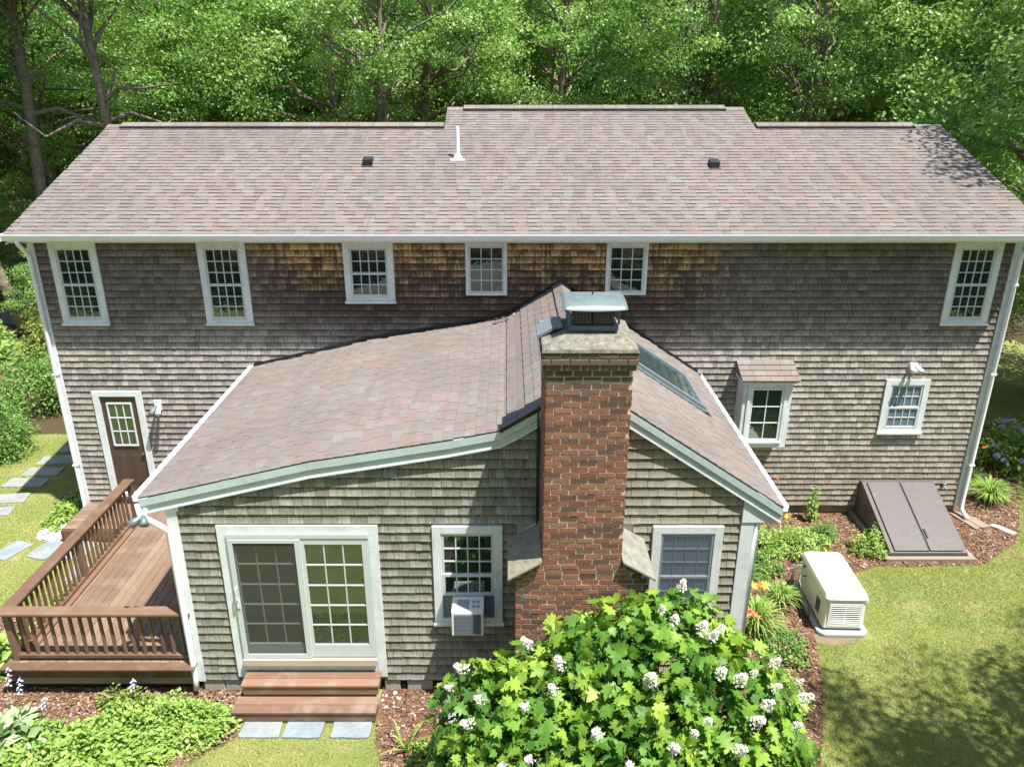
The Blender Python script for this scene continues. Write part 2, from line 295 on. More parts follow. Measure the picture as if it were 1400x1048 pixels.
def emit(name, kind, items, mat, parent, nind=295):          # items: (matrix, size score, tint); the largest in the photo one by one, the rest as stuff
    nt_ = 14; prot = [unitmesh(name, kind, random.random() * .97 + .015 + ((i % 2) if kind == 'roof' else 0), mat) for i in range(nt_)]
    if kind == 'roof': prot = [unitmesh(name, kind, .14 + .86 * i / nt_ + (1 if i in (1, 3, 4, 6, 8, 10, 12) else 0), mat) for i in range(nt_)]
    if kind == 'brick': prot = [unitmesh(name, kind, i / (nt_ - 1), mat) for i in range(nt_)]
    items = sorted(items, key=lambda q: -q[1])
    for Mx, sc, t in items[:nind]:
        par = parent(Mx) if callable(parent) else parent
        o = link(name, prot[int(t * nt_) % nt_], par); o.matrix_basis = Mx
    rest = items[nind:]
    if rest:
        Vs, Ts, Fs = [], [], []; 
        base = [(np.array([v.co[:] + (1,) for v in me.vertices]), np.array([d.value for d in me.attributes['tint'].data]), [tuple(p.vertices) for p in me.polygons]) for me in prot]
        off = 0
        for Mx, sc, t in rest:
            v, tt, ff = base[int(t * nt_) % nt_]; w = v @ np.array(Mx).T; Vs.append(w[:, :3]); Ts.append(tt); Fs += [tuple(off + i for i in f) for f in ff]; off += len(v)
        me = bpy.data.meshes.new(name); me.from_pydata(np.concatenate(Vs).tolist(), [], Fs); a = me.attributes.new('tint', 'FLOAT', 'POINT'); a.data.foreach_set('value', np.concatenate(Ts)); me.materials.append(mat)
        a = me.attributes.new('along', 'FLOAT', 'POINT'); a.data.foreach_set('value', np.tile(base[0][0][:, 1], len(rest)))
        par = parent(None) if callable(parent) else parent
        o = link(name, me, par); o['kind'] = 'stuff'
def frame(O, U, V): N = Vector(U).cross(Vector(V)).normalized(); return Vector(O), Vector(U).normalized(), Vector(V).normalized(), N
def piece(fr, u, v, w, l, th, rot=0.):
    O, U, V, N = fr; p = O + U * u + V * v
    return Matrix(((U.x * w, V.x * l, N.x * th, p.x), (U.y * w, V.y * l, N.y * th, p.y), (U.z * w, V.z * l, N.z * th, p.z), (0, 0, 0, 1)))
def score(Mx, w, l, nrm):
    c = Mx @ Vector((.5, .5, 1)); u, v, d = pxy(c[:]); vis = -20 < u < 1420 and -20 < v < 1068
    vd = (Vector(CAMP) - c).normalized(); return w * l * max(.02, vd.dot(nrm)) / d ** 2 * (1 if vis else .001)

# ------------------------------------------------------------ the setting: ground
def Z0(p): return p
sheet('ground', [(-160, -120), (160, -120), (160, 220), (-160, 220)], -.06, M['forest'])
LAWN = [(-18, -16), (18, -16), (18, 12), (13.2, 9), (12.5, 4), (-13, 4), (-14, 9), (-18, 9)]
sheet('lawn', LAWN, 0, M['lawn'])
BED_R = [(1.9, -10), (4.15, -6.9), (4.25, -6.5), (4.70, -5.4), (4.98, -4.46), (5.12, -3.9), (5.3, -2.9), (6.2, -2.25), (7.0, -1.92), (7.63, -1.96), (9.08, -1.86), (10.2, -1.1), (10.95, .0), (11.6, 1.2), (12.3, 3.0), (13.0, 4.6), (9.5, 5), (9.5, .2), (3.6, .2), (3.0, -5), (-1.9, -5), (-1.86, -6.12), (-1.7, -6.6), (-1.9, -7.5), (-1, -10)]
BED_L = [(-8.95, -3.3), (-8.3, -3.2), (-7.3, -3.4), (-7.2, -5), (-4.0, -5), (-3.82, -6.1), (-4.6, -6.65), (-5.3, -7.6), (-9.5, -7.6), (-9.6, -5)]
BED_D = [(-10.1, 3.6), (-9.9, 1), (-9.75, -.2), (-9.5, -.85), (-8.9, -.95), (-8.9, 3.6)]
sheet('mulch_bed', BED_R, .008, M['mulch'], wob=.02); sheet('mulch_bed', BED_L, .008, M['mulch'], wob=.03); sheet('soil_bed', BED_D, .008, M['soil'], wob=.05)
sheet('driveway', [(-60, 22), (-17, 19.5), (-15, 24), (-60, 27)], -.02, M['asphalt'])
sheet('bark_ground', [(-24, 6.2), (-14.2, 5.0), (-12.2, 9), (-12.5, 16), (-20, 19), (-30, 18)], .012, M['mulch'], wob=.08)

def inside(poly, x, y):
    n = len(poly); c = np.zeros(len(x), bool); j = n - 1
    for i in range(n):
        xi, yi = poly[i]; xj, yj = poly[j]; k = ((yi > y) != (yj > y)); k &= x < (xj - xi) * (y - yi) / ((yj - yi) + 1e-12) + xi; c ^= k; j = i
    return c

# ------------------------------------------------------------ the house
HOUSE = empty('house', 'grey cedar shingled two storey house with brown shingle roof, low gabled wing and brick chimney', 'house')
HX0, HX1, HD = -8.93, 9.58, 8.35
SL = .348
def zr(y): return 6.06 + SL * (y + .4)
CEDAR, ROOF, BRICK = [], [], []
PROF = [(-5.0, 3.36), (-2.65, 3.92), (-.8, 4.23), (-.1, 4.37), (.12, 4.49), (1.0, 5.05), (3.75, 3.22)]
def prof(x):
    for (a, za), (c, zc) in zip(PROF, PROF[1:]):
        if a <= x <= c: return za + (zc - za) * (x - a) / (c - a)
    return -9
WY = -5.15; WX0, WX1 = -4.67, 3.38
w = MB(); w.box(HX0, HX1, .004, HD, .22, 5.98)
w.prism([(.004, 5.98), (HD, 5.98), (4.17, zr(4.17) - .16)], 0, HX0, HX1); w.build('wall', M['cedar'], HOUSE)
w = MB(); w.prism([(WX0, .22), (WX1, .22), (WX1, 3.30)] + [(x, z - .14) for x, z in PROF[::-1] if WX0 < x < WX1] + [(WX0, 3.26)], 1, WY + .004, .004); w.build('wall', M['cedar'], HOUSE)
f = MB(); f.box(HX0 + .06, HX1 - .06, .05, HD - .05, -.3, .22); f.build('foundation', M['concrete'], HOUSE)
f = MB(); f.box(-.9, 3.3, WY + .08, 0, -.3, .22); f.build('foundation', M['concrete'], HOUSE)
f = box('foundation', M['black'], HOUSE, WX0 + .1, -.9, WY + .5, 0, -.3, .22)
for x0, x1 in ((-4.6, -4.28), (-4.27, -3.97), (-1.86, -1.62), (-1.52, -1.13)):
    box('foundation_block', M['granite'], HOUSE, x0, x1, WY - .0, WY + .3, -.1, .19, bevel=.02)
# roof decks
r = MB(); r.prism([(-.44, zr(-.44) - .02), (4.17, zr(4.17) - .005), (8.78, zr(-.44) - .02), (8.78, zr(-.44) - .14), (4.17, zr(4.17) - .15), (-.44, zr(-.44) - .14)], 0, HX0 - .13, HX1 + .25)
r.prism([(3.7, zr(3.7) - .006), (5.15, zr(5.15) - .006), (9.6, zr(5.15) - SL * 4.45), (8.6, zr(-.44) - .1), (4.17, zr(4.17) - .3)], 0, -1.41, 5.58); r.build('roof', M['roof'], HOUSE)
# main roof shingles
ca = 1 / math.sqrt(1 + SL * SL); fr = frame((0, -.47, zr(-.47)), (1, 0, 0), (0, ca, SL * ca)); EX = .146
DK = (1, 3, 4, 6, 8, 10, 12); LT = (0, 2, 5, 7, 9, 11, 13)
def roofrow(fr, v, u0, u1, ex=EX, wmin=.15, wmax=.32, dark=True):
    u = u0 - random.random() * .3; top = False
    while u < u1:
        wd = random.uniform(wmin, wmax); a, c = max(u, u0), min(u + wd, u1); top = not top
        if c - a > .03:
            Mx = piece(fr, a, v, c - a - (.003 if dark else .004), ex, .013 if top else .009); ix = random.choice(DK) if (dark and top) else random.choice(LT); ROOF.append((Mx, score(Mx, c - a, ex, fr[3]), (ix + .5) / 14))
        u += wd
v = 0; VR = (4.17 + .47) / ca; VR2 = (5.15 + .47) / ca
while v < VR2 - .05:
    if v < VR - .03: roofrow(fr, v, HX0 - .15, HX1 + .27)
    else: roofrow(fr, v, -1.43, 5.60)
    v += EX
# wing roof deck
r = MB(); r.prism([(x, z - .012) for x, z in PROF] + [(x, z - .13) for x, z in PROF[::-1]], 1, WY - .07, .003); r.build('roof', M['roof'], HOUSE)
WL = abs(WY) + .09
acc = 0
for (xa, za), (xb, zb) in zip(PROF[:-1], PROF[1:]):
    if xb > 2:   # right slope: rows run up from the right eave
        V = Vector((xa - xb, 0, za - zb)); L = V.length; frw = frame((xb, WY - .09, zb), (0, 1, 0), V); frw = (frw[0], frw[1], frw[2], Vector((.55, 0, .83)).normalized())
    else:
        V = Vector((xb - xa, 0, zb - za)); L = V.length; Vn = V.normalized(); frw = (Vector((xa, WY - .09, za)), Vector((0, 1, 0)), Vn, Vector((-Vn.z, 0, Vn.x)))
    v = (-acc) % EX if xb < 2 else 0
    if xb < 2 and acc: v = (math.ceil(acc / EX) * EX) - acc
    while v < L - .02:
        roofrow(frw, v, 0, WL + .3, min(EX, L - v + .02) if xb > 2 or abs(xb - 1) < .01 else EX, .12, .24, False); v += EX
    acc += L
# drop the wing roof tabs that run into the main wall
ROOF = [q for q in ROOF if not ((q[0] @ Vector((1, 0, 0))).y > .02 and (q[0] @ Vector((.5, 0, 0))).z < 5.4)]
emit('roof_shingle', 'roof', ROOF, M['roof'], HOUSE)
# ridge caps and vents
def ridge(x0, x1, y, z):
    m = MB(); u = x0
    while u < x1:
        e = min(u + .3, x1); t = random.uniform(.2, 1)
        m.prism([(y - .17, z - .17 * SL + .012), (y - .17, z - .17 * SL + .024), (y, z + .028), (y + .17, z - .17 * SL + .024), (y + .17, z - .17 * SL + .012), (y, z + .012)], 0, u, e - .006, t); u += .3
    m.build('ridge_cap', M['roof'], HOUSE)
def rvent(x0, x1, y, z):
    m = MB(); m.prism([(y - .2, z - .2 * SL + .014), (y - .2, z - .2 * SL + .05), (y, z + .055), (y + .2, z - .2 * SL + .05), (y + .2, z - .2 * SL + .014)], 0, x0, x1); m.build('ridge_vent', M['black'], HOUSE)
    m = MB(); u = x0 + .01
    while u < x1:
        e = min(u + .3, x1 - .01)
        if e > u + .02: m.prism([(y - .18, z - .18 * SL + .054), (y - .18, z - .18 * SL + .066), (y, z + .073), (y + .18, z - .18 * SL + .066), (y + .18, z - .18 * SL + .054), (y, z + .058)], 0, u, e - .006, random.uniform(.2, 1))
        u += .3
    m.build('ridge_cap', M['roof'], HOUSE)
z1, z2 = zr(4.17), zr(5.15)
ridge(HX0 - .15, -8.75, 4.17, z1); rvent(-8.75, -1.43, 4.17, z1); ridge(-1.43, -1.05, 5.15, z2); rvent(-1.05, 5.15, 5.15, z2); ridge(5.15, 5.6, 5.15, z2); rvent(5.62, 9.2, 4.17, z1); ridge(9.2, HX1 + .27, 4.17, z1)
m = MB()
for i in range(18):
    y = WY - .06 + i * .3
    if y > -.05: continue
    m.prism([(.84, 4.96), (.84, 4.98), (1, 5.085), (1.16, 4.975), (1.16, 4.955), (1, 5.06)], 1, y, min(y + .294, 0), random.uniform(.2, 1))
m.build('ridge_cap', M['roof'], HOUSE)
box('ridge_flashing', M['black'], HOUSE, .84, .86, -4.7, -.05, 4.955, 4.985)
# step flashing where the wing roof meets the wall
m = MB()
for (xa, za), (xb, zb) in zip(PROF[:-1], PROF[1:]): m.prism([(xa, za + .012), (xb, zb + .012), (xb, zb + .065), (xa, za + .065)], 1, -.06, -.035)
m.build('flashing', M['black'], HOUSE)

# openings on the main wall: outer casing rectangles
MAINW = [(-8.57, -7.68, 4.22, 5.82), (-5.80, -4.90, 4.22, 5.82), (-3.08, -2.14, 4.66, 5.82), (-.79, -.01, 4.80, 5.80), (1.85, 2.63, 4.81, 5.80), (8.35, 9.25, 4.22, 5.82), (7.53, 8.41, 1.91, 3.08)]
MAINC = MAINW + [(-8.32, -7.33, .42, 2.83), (4.62, 5.50, 1.8, 3.42), (7.35, 8.85, 0, .82)]
WINGC = [(-4.03, -1.80, .2, 2.91), (-1.05, -.07, 1.26, 2.90), (2.01, 2.99, 1.26, 2.90), (.1, 1.75, 0, 3.0), (.43, 1.43, 0, 9)]
def wallrows(fr, z0, z1, x0, x1, ex, cuts, wmin, wmax, limit=None, hide=None):
    z = z0
    while z < z1 - .01:
        l = min(ex * 1.12, z1 - z + .02); x = x0
        while x < x1:
            wd = random.uniform(wmin, wmax); a, c = x, min(x + wd, x1); x = c; zc = z + ex * .5
            segs = [(a, c)]
            for cx0, cx1, cz0, cz1 in cuts:
                if cz0 + .03 < zc < cz1 - .03:
                    ns = []
                    for p, q in segs:
                        if q <= cx0 + .02 or p >= cx1 - .02: ns.append((p, q)); continue
                        if p < cx0: ns.append((p, cx0 + .01))
                        if q > cx1: ns.append((cx1 - .01, q))
                    segs = ns
            for p, q in segs:
                if q - p < .03: continue
                ll = l
                if limit:
                    top = min(limit(p), limit(q)) - .1
                    if z > top - .03: continue
                    ll = min(l, top - z)
                if hide and hide((p + q) / 2, z + .15): continue
                Mx = piece(fr, p, z + random.uniform(-.0022, .0022), q - p - random.uniform(.003, .007), ll, random.uniform(.0165, .0195) * (1.5 if ex > .14 else 1.45)); CEDAR.append((Mx, score(Mx, q - p, ex, fr[3]), random.random()))
        z += ex
fm = (Vector((0, 0, 0)), Vector((1, 0, 0)), Vector((0, 0, 1)), Vector((0, -1, 0)))
wallrows(fm, .235, 5.82, HX0 + .1, HX1 - .12, .1295, MAINC, .07, .2, hide=lambda x, z: -4.7 < x < 3.5 and z < prof(x) - .05)
fw = (Vector((0, WY, 0)), Vector((1, 0, 0)), Vector((0, 0, 1)), Vector((0, -1, 0)))
wallrows(fw, .225, 5.0, WX0 + .13, WX1 - .16, .1425, WINGC, .09, .26, limit=prof)
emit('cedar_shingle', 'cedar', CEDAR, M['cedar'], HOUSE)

# trim
def board(x0, x1, y0, y1, z0, z1, name='trim_board', mat='white', bevel=.004): return box(name, M[mat], HOUSE, x0, x1, y0, y1, z0, z1, bevel=bevel)
board(HX0 - .02, HX0 + .1, -.035, .06, .22, 5.8, 'corner_board'); board(HX1 - .12, HX1 + .02, -.035, .06, .22, 5.8, 'corner_board')
board(HX0 - .02, HX1 + .02, -.06, .0, 5.81, 5.93, 'frieze_board')
board(HX0 - .1, HX1 + .1, -.42, 0, 5.90, 5.925, 'soffit'); board(HX0 - .13, HX1 + .25, -.445, -.42, 5.88, 6.035, 'fascia')
g = MB(); g.prism([(-.45, 6.045), (-.45, 5.93), (-.53, 5.93), (-.56, 5.98), (-.575, 6.03), (-.575, 6.05), (-.56, 6.05), (-.555, 6.0), (-.52, 5.95), (-.46, 5.95), (-.46, 6.045)], 0, HX0 - .14, HX1 + .26); g.build('gutter', M['gutter'], HOUSE)
for sx, X in ((-1, HX0 - .14), (1, HX1 + .26)):
    box('gutter_end', M['gutter'], HOUSE, X - .006, X + .006, -.575, -.45, 5.93, 6.06)
    m = MB(); xx = X + (.0 if sx < 0 else -.03); m.prism([(-.445, zr(-.445) - .01), (4.17, z1 - .01), (8.78, zr(-.44) - .01), (8.78, zr(-.44) - .19), (4.17, z1 - .19), (-.445, zr(-.445) - .19)], 0, xx, xx + .03); m.build('rake_board', M['white'], HOUSE)
def downspout(x, dx):
    m = MB(); m.tube([(x - dx * .1, -.5, 5.95), (x - dx * .1, -.5, 5.87), (x, -.12, 5.62), (x, -.085, 5.55), (x, -.085, .28), (x, -.12, .18), (x + dx * .02, -.32, .08)], .042, 8); m.build('downspout', M['gutter'], HOUSE, smooth=True)
    for z in (1.2, 3.2, 5.0): box('downspout_strap', M['gutter'], HOUSE, x - .055, x + .055, -.13, -.03, z, z + .035)
downspout(HX0 + .01, -1); downspout(HX1 - .0, 1)
# wing trim: rake boards follow the roof edge
def rake(zt, zb, y0, y1, mat, name):
    m = MB()
    for (xa, za), (xb, zbb) in zip(PROF[:-1], PROF[1:]): m.prism([(xa, za - zb), (xb, zbb - zb), (xb, zbb - zt), (xa, za - zt)], 1, y0, y1, .5)
    m.build(name, M[mat], HOUSE)
rake(.02, .13, WY - .085, WY - .05, 'fascia', 'rake_board'); rake(.125, .24, WY - .062, WY - .03, 'fascia', 'rake_board')
rake(.24, .262, WY - .075, WY - .0, 'white', 'rake_bead')
board(WX0 - .02, WX0 + .13, WY - .035, WY + .05, .2, 3.2, 'corner_board'); board(WX1 - .16, WX1 + .02, WY - .035, WY + .05, .2, 3.2, 'corner_board')
for pl in ([(-5.06, 3.14), (-4.5, 3.14), (-4.5, 3.3), (-5.06, 3.24)], [(3.22, 2.96), (3.74, 2.96), (3.74, 3.03), (3.22, 3.36)]):
    m = MB(); m.prism(pl, 1, WY - .049, WY - .0362); m.build('eave_return', M['white'], HOUSE, .003)
m = MB(); m.prism([(-.1, 4.385), (1.0, 5.065), (1.0, 5.01), (-.1, 4.33)], 1, WY - .095, WY - .087); m.build('drip_edge', M['black'], HOUSE)
board(-4.99, -4.66, WY - .03, 0, 3.16, 3.2, 'soffit'); board(3.40, 3.74, WY - .03, 0, 2.98, 3.06, 'soffit')
for X, z in ((-5.06, 3.37), (3.80, 3.21)):
    m = MB(); d = -1 if X < 0 else 1; m.prism([(X - .03, z - .08), (X + .03, z - .08), (X + .04, z), (X + .032, z), (X + .025, z - .07), (X - .025, z - .07), (X - .032, z), (X - .04, z)], 1, WY - .045, -.02); m.build('gutter', M['gutter'], HOUSE)
m = MB(); m.tube([(-5.04, WY - .05, 3.26), (-5.0, WY - .12, 3.12), (-4.74, WY - .12, 2.95), (-4.66, WY - .09, 2.85), (-4.66, WY - .085, .3), (-4.66, WY - .12, .12)], .042, 8); m.build('downspout', M['gutter'], HOUSE, smooth=True)
m = MB(); m.tube([(3.78, WY + .1, 3.1), (3.66, WY + .05, 3.06), (3.46, WY + .02, 2.96), (3.44, WY + .02, .1)], .04, 8); m.build('downspout', M['gutter'], HOUSE, smooth=True)

# windows
PANE = {}
def pane(parent, x0, x1, y, z0, z1, mat='pane'):
    if mat not in PANE:
        me = bpy.data.meshes.new('pane'); me.from_pydata([(0, 0, 0), (1, 0, 0), (1, 0, 1), (0, 0, 1), (0, 1, 0), (1, 1, 0), (1, 1, 1), (0, 1, 1)], [], [(0, 1, 2, 3), (5, 4, 7, 6), (0, 3, 7, 4), (1, 5, 6, 2), (0, 4, 5, 1), (3, 2, 6, 7)]); me.materials.append(M[mat]); PANE[mat] = me
    o = link('pane', PANE[mat], parent); o.location = (x0, y, z0); o.scale = (x1 - x0, .006, z1 - z0); return o
def sash(parent, x0, x1, z0, z1, y, cols, rows, rail=.045, mat='pane', frame_mat='sash', mw=.018, bot=None, mmat=None):
    bot = bot or rail; yy = y - .035
    m = MB(); m.box(x0, x0 + rail, yy, y, z0, z1); m.box(x1 - rail, x1, yy, y, z0, z1); m.box(x0 + rail, x1 - rail, yy, y, z0, z0 + bot); m.box(x0 + rail, x1 - rail, yy, y, z1 - rail, z1); m.build('sash', M[frame_mat], parent, .003)
    gx0, gx1, gz0, gz1 = x0 + rail, x1 - rail, z0 + bot, z1 - rail; cw = (gx1 - gx0) / cols; rh = (gz1 - gz0) / rows
    m = MB()
    for i in range(1, cols): m.box(gx0 + i * cw - mw / 2, gx0 + i * cw + mw / 2, y - .026, y - .008, gz0, gz1)
    for j in range(1, rows): m.box(gx0, gx1, y - .027, y - .009, gz0 + j * rh - mw / 2, gz0 + j * rh + mw / 2)
    if m.v: m.build('muntin', M[mmat or frame_mat], parent)
    for i in range(cols):
        for j in range(rows): pane(parent, gx0 + i * cw + mw * .3, gx0 + (i + 1) * cw - mw * .3, y - .014, gz0 + j * rh + mw * .3, gz0 + (j + 1) * rh - mw * .3, mat)
def casing(x0, x1, z0, z1, y, cw=.115, sill=True, name='window', top=None, bot=None):
    top = cw if top is None else top; bot = cw * .8 if bot is None else bot; p = y - .05; m = MB()
    m.box(x0, x0 + cw, p, y, z0, z1); m.box(x1 - cw, x1, p, y, z0, z1); m.box(x0 + cw, x1 - cw, p, y, z1 - top, z1)
    if bot: m.box(x0 + cw, x1 - cw, p, y, z0, z0 + bot)
    o = m.build(name, M['white'], HOUSE, .005)
    if sill: box('window_sill', M['white'], o, x0 - .02, x1 + .02, y - .085, y - .051, z0 - .012, z0 + .035, bevel=.005)
    return o
def dhung(x0, x1, z0, z1, y, cols, rows, split=.5, mat='pane', rows2=None, cw=.115, label=None):
    o = casing(x0, x1, z0, z1, y, cw); a, c, d, e = x0 + cw, x1 - cw, z0 + cw * .8, z1 - cw; zm = d + (e - d) * split
    sash(o, a, c, zm - .02, e, y - .002, cols, rows, .04, mat); sash(o, a, c, d, zm + .01, y - .012, cols, rows2 or rows, .04, mat, bot=.07)
    return o
for i, (a, c, d, e) in enumerate(MAINW):
    if i in (3, 4):
        o = casing(a, c, d, e, 0, .055, False); sash(o, a + .055, c - .055, d + .045, e - .055, -.004, 3, 4, .04)
    elif i == 2: dhung(a, c, d, e, 0, 4, 2)
    elif i == 6: dhung(a, c, d, e, 0, 4, 2, mat='pane_curtain')
    else: dhung(a, c, d, e, 0, 4, 3)
o = casing(-1.05, -.07, 1.26, 2.90, WY, .12); WA = o
sash(o, -.93, -.19, 2.07, 2.78, WY - .002, 4, 3, .04); sash(o, -.93, -.19, 1.76, 2.12, WY - .014, 4, 1, .045)
box('accordion_panel', M['pane_curtain'], o, -.93, -.79, WY - .02, WY - .006, 1.35, 1.76); box('accordion_panel', M['pane_curtain'], o, -.33, -.19, WY - .02, WY - .006, 1.35, 1.76)
o = casing(2.01, 2.99, 1.26, 2.90, WY, .12); sash(o, 2.13, 2.87, 2.05, 2.78, WY - .002, 4, 3, .035, 'pane_curtain', mw=.010, mmat='curtain'); sash(o, 2.13, 2.87, 1.355, 2.08, WY - .006, 4, 3, .035, 'pane_curtain', mw=.010, mmat='curtain')
box('insect_screen', M['screen_pale'], o, 2.14, 2.86, WY - .046, WY - .044, 1.36, 2.77)
# sliding patio door
sd = casing(-4.03, -1.80, .3, 2.91, WY, .13, False, 'sliding_door', .12, 0)
box('threshold', M['beige'], sd, -3.90, -1.93, WY - .12, WY - .0, .56, .67, bevel=.006); box('apron', M['white'], sd, -3.90, -1.93, WY - .04, WY, .24, .555)
box('head_track', M['sash'], sd, -3.90, -1.93, WY - .075, WY - .0, 2.72, 2.79, bevel=.004)
sash(sd, -3.90, -2.88, .69, 2.72, WY - .004, 3, 5, .10, bot=.22); sash(sd, -2.93, -1.93, .69, 2.72, WY - .03, 3, 5, .10, bot=.22)
m = MB(); m.box(-3.89, -3.82, WY - .085, WY - .06, .68, 2.71); m.box(-2.96, -2.88, WY - .085, WY - .06, .68, 2.71); m.box(-3.82, -2.96, WY - .085, WY - .06, .68, .75); m.box(-3.82, -2.96, WY - .085, WY - .06, 2.65, 2.71); m.build('screen_frame', M['sash'], sd, .003)
box('insect_screen', M['screen'], sd, -3.82, -2.96, WY - .074, WY - .072, .75, 2.65)
m = MB(); m.tube([(-3.85, WY - .085, 1.72), (-3.85, WY - .13, 1.74), (-3.85, WY - .13, 1.92), (-3.85, WY - .085, 1.94)], .011, 6); m.box(-3.87, -3.83, WY - .1, WY - .085, 1.58, 1.7); m.build('handle', M['white'], sd)
# side door
d = casing(-8.32, -7.33, .42, 2.83, 0, .13, False, 'door', .11, 0); m = MB()
m.box(-8.19, -7.46, -.012, 0, .55, 1.62); m.box(-8.19, -7.46, -.012, 0, 2.58, 2.72); m.box(-8.19, -8.08, -.012, 0, 1.62, 2.58); m.box(-7.57, -7.46, -.012, 0, 1.62, 2.58); m.build('door_leaf', M['doorbrown'], d)
for a in (-8.1, -7.79):
    m = MB(); m.box(a, a + .25, -.02, -.012, .72, 1.45); m.box(a + .04, a + .21, -.028, -.02, .76, 1.41); m.build('door_panel', M['doorbrown'], d, .005)
sash(d, -8.08, -7.57, 1.62, 2.58, -.0, 3, 3, .03, frame_mat='white'); box('threshold', M['white'], d, -8.19, -7.46, -.09, 0, .47, .55); 
m = MB(); m.tube([(-7.51, -.012, 1.45), (-7.51, -.06, 1.45)], [.012, .03], 8); m.build('door_knob', M['galv'], d)
# bay window with its own little roof
bx0, bx1, by = 4.63, 5.48, -.45; bz0, bz1 = 1.80, 3.18
bw = MB(); bw.box(bx0 - .05, bx0 + .03, by, 0, bz0, bz1); bw.box(bx1 - .03, bx1 + .05, by, 0, bz0, bz1); bw.box(bx0 + .03, bx1 - .03, by, 0, bz0, bz0 + .06); bw.box(bx0 + .03, bx1 - .03, by, 0, bz1 - .06, bz1)
bw.box(bx0 + .03, bx0 + .10, by - .02, by, bz0, bz1); bw.box(bx1 - .10, bx1 - .03, by - .02, by, bz0, bz1); bw.box(bx0 + .10, bx1 - .10, by - .02, by, bz0, bz0 + .12); bw.box(bx0 + .10, bx1 - .10, by - .02, by, bz1 - .1, bz1)
bw = bw.build('bay_window', M['white'], HOUSE, .004); box('head_trim', M['white'], bw, bx0 - .1, bx1 + .1, by - .06, 0, bz1 - .01, bz1 + .05, bevel=.004)
sash(bw, bx0 + .10, bx1 - .10, bz0 + .13, bz1 - .11, by + .03, 2, 3, .05, frame_mat='white')
box('window_sill', M['white'], bw, bx0 + .06, bx1 - .06, by - .05, by - .021, bz0 + .10, bz0 + .14)
m = MB(); m.prism([(by - .1, 3.225), (by - .1, 3.25), (0, 3.50), (0, 3.24)], 0, 4.52, 5.60); m.build('bay_roof', M['roof'], bw)
V = Vector((0, .55, .25)).normalized(); fb = (Vector((4.5, by - .12, 3.245)), Vector((1, 0, 0)), V, Vector((0, -V.z, V.y)))
for j in range(4):
    u = 0
    while u < 1.12:
        wd = random.uniform(.2, .33); c = min(u + wd, 1.12); o = link('bay_shingle', unitmesh('bay_shingle', 'roof', random.uniform(.2, .95), M['roof']), bw); o.matrix_basis = piece(fb, u, j * .15, c - u - .005, .15, .02); u = c
# reading lamp behind the bay pane is left to the glass; roof furniture
def roofbox(x, y):
    z = zr(y); o = empty('x', None, None) if False else None
    m = MB(); m.prism([(y - .12, z - .12 * SL + .02), (y - .12, z - .12 * SL + .13), (y + .06, z + .14), (y + .12, z + .12 * SL + .02)], 0, x - .10, x + .10); m.box(x - .13, x + .13, y - .17, y - .12, z - .06, z - .035); m.build('roof_vent', M['black'], HOUSE, .006)
roofbox(-2.9, 2.3); roofbox(4.27, 2.2)
m = MB(); m.tube([(-1.05, 2.55, 7.02), (-1.05, 2.55, 7.72)], .045, 14); m.tube([(-1.05, 2.55, 7.02), (-1.05, 2.55, 7.17)], [.13, .055], 14); m.box(-1.2, -.9, 2.38, 2.72, 7.04, 7.075); m.build('vent_pipe', M['gutter'], HOUSE, smooth=False)
# skylight on the right slope
sv = Vector((2.75, 0, -1.83)).normalized(); sn = Vector((1.83, 0, 2.75)).normalized()
def onR(x): return 5.05 - (x - 1) * (1.83 / 2.75)
Ms = Matrix(((sv.x, 0, sn.x, 2.60), (0, 1, 0, -2.05), (sv.z, 0, sn.z, onR(2.60)), (0, 0, 0, 1)))
m = MB()
for a in [(-.72, .72, -.75, -.68), (-.72, .72, .68, .75), (-.72, -.65, -.68, .68), (.65, .72, -.68, .68)]: m.box(a[0], a[1], a[2], a[3], 0, .085)
sk = m.build('skylight', M['conduit'], HOUSE, .006); sk.matrix_basis = Ms
g = MB().box(-.65, .65, -.68, .68, .035, .06).build('pane', M['skyglass'], sk)
g = MB().box(-.8, .8, -.83, -.75, .01, .03).box(.72, .84, -.83, .83, .01, .03).build('flashing', M['galv'], sk)

# chimney
CH = MB(); CX0, CX1, CY0, CY1 = .435, 1.415, -6.25, -5.16; BX0, BX1 = .1, 1.75
CH.box(CX0 + .006, CX1 - .006, CY0 + .006, CY1, 2.7, 5.583); CH.box(CX0 - .024, CX1 + .024, CY0 - .024, CY1, 5.584, 5.80); CH.prism([(BX0 + .006, -.2), (BX1 - .006, -.2), (BX1 - .006, 2.72), (CX1, 3.0), (CX0, 3.0), (BX0 + .006, 2.72)], 1, CY0 + .007, CY1 + .02)
CH = CH.build('chimney', M['mortar'], HOUSE)
def brickrow(fr, z, u0, u1, shift, bl=.215, bh=.0615, jt=.014, th=.026):
    u = u0 - shift
    while u < u1 - .01:
        a, c = max(u, u0), min(u + bl - jt, u1)
        if c - a > .03:
            Mx = piece(fr, a, z + random.uniform(-.0015, .0015), c - a, bh - .0, th + random.uniform(-.003, .004)); BRICK.append((Mx, score(Mx, c - a, bh, fr[3]), random.random()))
        u += bl
CR = .0755
def faces(x0, x1, y0, y1):
    return [((Vector((x0, y0 + .022, 0)), Vector((1, 0, 0)), Vector((0, 0, 1)), Vector((0, -1, 0))), x1 - x0), ((Vector((x0 + .022, y1, 0)), Vector((0, -1, 0)), Vector((0, 0, 1)), Vector((-1, 0, 0))), y1 - y0), ((Vector((x1 - .022, y0, 0)), Vector((0, 1, 0)), Vector((0, 0, 1)), Vector((1, 0, 0))), y1 - y0)]
z = 0.0; k = 0
